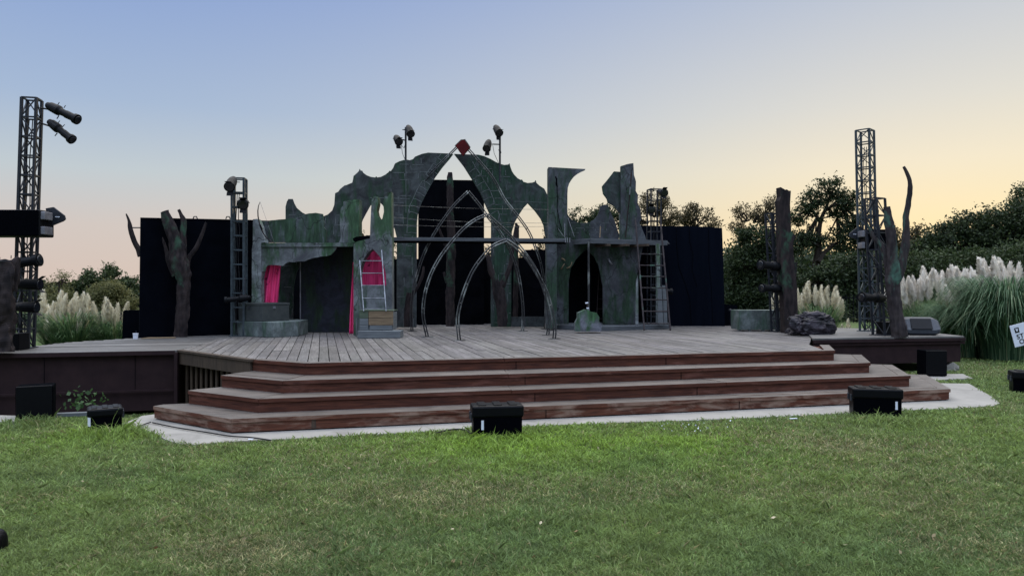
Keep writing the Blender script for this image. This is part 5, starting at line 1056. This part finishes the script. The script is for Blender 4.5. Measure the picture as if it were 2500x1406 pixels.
def blades(c, n_, H_, Rr, droop, width, base_r, mat, parent):
    """fountain of arching leaves"""
    K = 7; a_ = rng.uniform(0, 2 * np.pi, n_); hh = H_ * rng.uniform(.55, 1.08, n_); out_ = Rr * rng.uniform(.1, 1.0, n_) ** .8; br = base_r * np.sqrt(rng.uniform(0, 1, n_)); w_ = width * rng.uniform(.6, 1.3, n_)
    ox = c[0] + br * np.cos(a_ + .5) ; oy = c[1] + br * np.sin(a_ + .5); dx_, dy_ = np.cos(a_), np.sin(a_); dr_ = droop * (out_ / Rr) * rng.uniform(.6, 1.2, n_)
    V = np.zeros((n_, 2 * K, 3))
    for k in range(K):
        t_ = k / (K - 1); r_ = out_ * t_ ** 1.5; z_ = hh * (np.sin(t_ * (1.15 + .9 * dr_)) / np.sin(np.minimum(np.pi / 2, 1.15 + .9 * dr_))); z_ = np.where(z_ < .02, .02, z_)
        wd = w_ * (1 - t_ ** 3) * .5 + .0006; V[:, 2 * k] = np.stack([ox + dx_ * r_ - dy_ * wd, oy + dy_ * r_ + dx_ * wd, c[2] + z_], 1); V[:, 2 * k + 1] = np.stack([ox + dx_ * r_ + dy_ * wd, oy + dy_ * r_ - dx_ * wd, c[2] + z_], 1)
    q = np.array([[2 * k, 2 * k + 1, 2 * k + 3, 2 * k + 2] for k in range(K - 1)]); li = (np.arange(n_)[:, None, None] * 2 * K + q[None]).reshape(-1); ls = np.arange(0, len(li), 4)
    base = np.array(parent.location); return mesh_np('leaves', V.reshape(-1, 3) - base, 4, mat, parent, faces=(li, ls))
def pampas(label, px, d, tips, plen, H_, Rr, n_, kind, lmat, width=.014, droop=1.0, spread=.4):
    c = Vector(((px - CX) * d / F, d, 0)); root = thing('pampas_grass', c, label, 'grass plant', 'pampas grass clumps'); blades(c, n_, H_, Rr, droop, width, Rr * .35, lmat, root)
    st = MB()
    for i, (tx, ty, ln) in enumerate(tips):
        dd = d + rng.uniform(-spread, spread); tip = D(tx, ty, dd); L_ = plen * ln * rng.uniform(.95, 1.2)
        lean = (tx - px) / 100 * .16 + rng.uniform(-.15, .15); fy = rng.uniform(-.12, .12)
        dirv = Vector((lean, fy, 1)).normalized(); bs = tip - dirv * L_
        o = bpy.data.objects.new('plume', PLM[kind][i % 4]); COL.objects.link(o); o.parent = root; o.location = bs - c; o.scale = (L_ * rng.uniform(.85, 1.15),) * 2 + (L_,)
        o.rotation_mode = 'QUATERNION'; qd = dirv.to_track_quat('Z', 'Y'); 
        from mathutils import Quaternion
        o.rotation_quaternion = qd @ Quaternion((0, 0, 1), rng.uniform(-1.2, 1.2) + (0 if lean > 0 else math.pi))
        st.tube([Vector((c.x + (bs.x - c.x) * .35, c.y + (bs.y - c.y) * .4, .1)), bs.lerp(c, .12) + Vector((0, 0, -.1)) , bs + dirv * L_ * .3], [.006, .005, .004], 4)
    st.build('stem', M['reed'], root); return root
zz = lambda ox, oy, s_, P: [(ox + x / s_, oy + y / s_, l_) for x, y, l_ in P]
pampas('pampas clump with cream plumes behind the left platform', 165, 16.0, zz(0, 600, 2.929, [(318, 330, 1.2), (420, 335, 1), (457, 360, 1), (523, 350, 1), (552, 385, 1), (605, 350, 1), (648, 368, 1), (686, 420, 1), (492, 395, 1), (366, 425, 1.1), (313, 495, 1), (440, 440, 1), (590, 430, 1), (535, 440, 1), (345, 440, 1), (400, 470, .9), (600, 480, .8), (560, 470, .9), (480, 470, 1), (145, 560, .8), (237, 480, .7), (380, 500, .9), (330, 540, .8), (510, 480, .9)]), .47, 1.05, .95, 1500, 'plume', M['reed'])
pampas('smaller pampas clump by the left black wall', 268, 16.4, zz(0, 600, 2.929, [(768, 380, 1), (742, 400, 1), (790, 415, 1), (850, 428, 1), (895, 414, .9), (822, 455, .9), (888, 500, 1), (735, 430, .8), (805, 470, .8), (870, 570, .6)]), .42, .85, .7, 800, 'plume', M['reed'])
pampas('pampas clump behind the foam rock', 1998, 18.6, zz(1600, 420, 3.348, [(1232, 908, 1.1), (1300, 940, 1), (1358, 940, 1), (1388, 950, 1), (1450, 950, 1), (1418, 970, 1), (1487, 990, 1), (1172, 975, 1), (1262, 950, .9), (1520, 1060, .9), (1238, 1070, .8), (1500, 1040, .9), (1330, 990, .9), (1200, 1010, .9), (1470, 1010, .9), (1375, 1000, .9)]), .47, 1.15, .8, 900, 'plume', M['reed'])
pampas('sparse pampas plumes half hidden behind the broken trunk prop', 1896, 17.6, zz(1600, 420, 3.348, [(948, 1040, .9), (1000, 1005, .9), (1032, 1030, .9)]), .42, .75, .4, 160, 'plume', M['reed'], spread=.1)
pampas('short pampas plume behind the right side platform', 2062, 19.5, [(2067, 781, 1), (2052, 795, .8)], .38, .5, .4, 120, 'plume', M['reed'], spread=.1)
pampas('pale pampas clump right of the three-limbed tree prop', 2245, 19.5, zz(2150, 620, 4.134, [(240, 235, 1), (272, 250, 1), (310, 245, 1), (345, 240, 1), (385, 235, 1), (420, 185, 1), (465, 150, 1.2), (490, 170, 1), (212, 300, 1), (375, 330, .9), (245, 380, .9), (282, 400, .9), (325, 440, .9), (440, 230, 1), (330, 300, 1), (290, 300, 1), (400, 280, 1), (20, 310, .9), (450, 260, 1)]), .5, 1.2, .9, 1100, 'plume_white', M['reed'])
pampas('widest pale pampas clump in the middle of the right bed', 2338, 18.4, zz(2150, 620, 4.134, [(575, 180, 1.1), (610, 215, 1), (650, 190, 1), (690, 170, 1.1), (722, 145, 1.2), (757, 142, 1.1), (800, 165, 1.1), (830, 172, 1), (870, 170, 1), (852, 222, 1), (782, 260, 1), (690, 330, 1), (625, 340, 1), (720, 280, 1), (592, 250, 1), (935, 155, 1.2), (962, 190, 1), (905, 205, 1), (990, 230, 1), (640, 260, 1), (740, 230, 1), (880, 250, 1), (820, 300, .9), (660, 370, .8), (940, 260, 1)]), .5, 1.25, 1.2, 1700, 'plume_white', M['reed'])
pampas('big fountain-shaped pampas clump with tall plumes at the right', 2440, 16.6, zz(2150, 620, 4.134, [(1045, 60, 1.2), (1075, 78, 1.1), (1132, 110, 1.1), (1190, 65, 1.2), (1238, 62, 1.1), (1285, 110, 1.1), (1252, 150, 1), (1162, 180, 1), (1100, 160, 1), (1375, 110, 1.1), (1402, 180, 1), (1345, 200, .9), (1445, 250, 1), (1060, 150, 1), (1210, 130, 1), (1020, 110, 1)]), .52, 1.75, 1.35, 3800, 'plume_white', M['reed_deep'], .016, 1.5)
pampas('low drooping pampas leaves between the wedge monitor and big clump', 2352, 17.2, [(2310, 735, .4)], .4, 1.15, 1.2, 2200, 'plume', M['reed_deep'], .015, 1.6)

# weeds by the left platform
wd = thing('weed', G(180, 1010), 'broad-leaved weeds against the left brown platform', 'weeds')
P = []
for k in range(60): q = G(random.uniform(130, 235), 1009); P.append([q.x, q.y + random.uniform(.05, .4), abs(random.gauss(.0, .12)) + .02])
v = leaves(np.array(P), .03, .8) - np.array(wd.location); mesh_np('leaves', v, 4, leaf_mat('weed_leaf', [(0, (.02, .05, .015)), (1, (.06, .12, .04))], .3), wd)

# ---------------- lawn blades
N_ = 430000
y = 3.7 * (1 - rng.uniform(0, 1, N_) * (1 - (3.7 / 17) ** .75)) ** (-1 / .75); x = rng.uniform(-1, 1, N_) * (y * .72 + .25)
stage_xy = [L1, A1, B1, R1, (7, 13), (5.3, 13.55), (8.8, 14.3), (9, 18), (-7, 18), (-12, 11), (-12.2, 9.7), (-5.2, 11.4)]
edge = rng.normal(size=N_) * .045 + .04 * np.sin(x * 9) * np.sin(x * 4.3 + 1)
pv = [[xy(G(a_, b_)) for a_, b_ in q_] for q_ in (((2205, 934), (2375, 926), (2350, 915), (2215, 918)), ((-60, 1040), (36, 1034), (38, 1020), (-40, 1018)))]
keep = ~inpoly_np(x, y, pv[0]) & ~inpoly_np(x, y, pv[1]) & ~inpoly_np(x + edge, y + edge * .8, slab_poly) & ~inpoly_np(x, y - .02, stage_xy); x, y = x[keep], y[keep]
def gz(px, py, rx, ry):
    q = G(px, py); a_ = G(px + rx, py).x - q.x; b_ = abs(G(px, py - ry).y - q.y); return np.exp(-((x - q.x) / a_) ** 2 - ((y - q.y) / b_) ** 2)
def fbm(s_, seed):
    o = np.zeros(len(x)); r_ = np.random.default_rng(seed)
    for k in range(5):
        for _ in range(3): an = r_.uniform(0, 2 * np.pi); f_ = s_ * 2 ** k * r_.uniform(.7, 1.3); o += np.sin((x * np.cos(an) + y * np.sin(an)) * f_ + r_.uniform(0, 6.28)) / 1.7 ** k
    return o / 3
dry = np.clip(gz(1500, 1195, 330, 45) * .8 + gz(1050, 1205, 170, 35) * .7 + gz(600, 1345, 150, 35) * .85 + gz(2150, 1085, 260, 22) * .6 + gz(60, 1225, 120, 30) * .4 + gz(2300, 1330, 200, 30) * .35 + fbm(1.7, 3) * .34 + .05, 0, 1)
lush = np.clip(gz(1280, 1085, 520, 48) * .85 + gz(1700, 1085, 160, 25) * .4 + gz(230, 1075, 170, 35) * .6 + fbm(1.1, 5) * .15, 0, 1)
deep = np.clip(gz(1000, 1330, 500, 70) * .5 + gz(1850, 1300, 500, 80) * .4 + gz(380, 1160, 200, 30) * .4 + fbm(2.3, 9) * .4, 0, 1)
n_ = len(x); tall = np.clip(gz(1210, 1082, 90, 14) + gz(2150, 1030, 90, 12) + gz(250, 1065, 90, 16) + gz(85, 1035, 70, 14), 0, 1)
far = np.clip((y - 4) / 8, 0, 1)
h = (.020 + .020 * rng.uniform(0, 1, n_) + .014 * lush + .10 * tall * rng.uniform(0, 1, n_) ** 2 - .010 * dry) * (1 + .2 * far) * np.where(rng.uniform(0, 1, n_) < .025, 1.8, 1)
h = h * (1 + .35 * np.clip(fbm(9, 2), -1, 1))
wv = (.0016 + .0013 * rng.uniform(0, 1, n_)) * (1 + 2.2 * far); a_ = rng.uniform(0, 2 * np.pi, n_); ln = h * rng.uniform(.2, 1.5, n_); b_ = rng.uniform(0, 2 * np.pi, n_)
dx_, dy_ = np.cos(a_), np.sin(a_); lx, ly = np.cos(b_), np.sin(b_); V = np.zeros((n_, 5, 3)); z0 = ground_z(x, y)
V[:, 0] = np.stack([x - dx_ * wv, y - dy_ * wv, z0], 1); V[:, 1] = np.stack([x + dx_ * wv, y + dy_ * wv, z0], 1)
V[:, 2] = np.stack([x + dx_ * wv * .8 + lx * ln * .35, y + dy_ * wv * .8 + ly * ln * .35, z0 + h * .6], 1); V[:, 4] = np.stack([x - dx_ * wv * .8 + lx * ln * .35, y - dy_ * wv * .8 + ly * ln * .35, z0 + h * .6], 1)
V[:, 3] = np.stack([x + lx * ln, y + ly * ln, z0 + h * rng.uniform(.75, 1.05, n_)], 1)
C_ = 0; cg = np.array([.195, .262, .085]); cl_ = np.array([.255, .385, .066]); cd = np.array([.108, .190, .080]); cs = np.array([.40, .37, .19])
C = cg[None] * (1 - lush[:, None]) + cl_[None] * lush[:, None]; C = C * (1 - .6 * deep[:, None]) + cd[None] * .6 * deep[:, None]
isdry = (rng.uniform(0, 1, n_) < dry * .62 + .02)[:, None]; C = np.where(isdry, cs[None] * rng.uniform(.55, 1.1, (n_, 1)), C * (1 - .25 * dry[:, None])) * (.66 + .75 * rng.uniform(0, 1, (n_, 1)) ** 1.5) * np.clip(1.05 + .18 * fbm(11, 21) + .20 * fbm(34, 22), .5, 1.6)[:, None]
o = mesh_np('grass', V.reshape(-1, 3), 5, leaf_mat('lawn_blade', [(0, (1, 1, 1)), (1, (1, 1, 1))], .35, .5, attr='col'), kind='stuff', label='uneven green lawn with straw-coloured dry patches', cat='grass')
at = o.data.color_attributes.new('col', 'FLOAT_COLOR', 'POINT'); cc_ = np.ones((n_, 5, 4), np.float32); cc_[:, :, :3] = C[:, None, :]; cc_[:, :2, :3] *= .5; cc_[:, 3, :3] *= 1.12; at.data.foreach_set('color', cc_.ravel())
lx_ = rng.uniform(-6, 8, 260); ly_ = rng.uniform(3.9, 10, 260); kp = ~inpoly_np(lx_, ly_, slab_poly) & ~inpoly_np(lx_, ly_, stage_xy) & (lx_ > -4)
mesh_np('fallen_leaves', leaves(np.stack([lx_[kp], ly_[kp], np.full(kp.sum(), .035)], 1), .014, .6), 4, leaf_mat('dead_leaf', [(0, (.12, .07, .03)), (.6, (.30, .22, .11)), (1, (.5, .44, .3))], .2), kind='stuff', label='scattered small dead leaves and bleached bits in the lawn', cat='leaf litter')
# white clover heads and a few paper scraps
P = np.array([[*(G(random.gauss(1680, 45), random.gauss(1052, 9)))[:2], .05] for _ in range(34)]); mesh_np('clover_flowers', leaves(P, .009, .9), 4, M['white'], kind='stuff', label='tiny white clover flowers in the lawn', cat='flowers')
for i, (px, py) in enumerate(((1937, 1031), (612, 1083))):
    q = G(px, py); m_ = MB(); m_.box((q.x, q.y, .045), (.09 if i == 0 else .05, .03, .006), R(8)); m_.build('paper_scrap', M['white'], label=['small white paper scrap in the grass left of the right hard case', 'white scrap in the grass at the left corner of the steps'][i], cat='litter')
print('objects', len(bpy.data.objects))
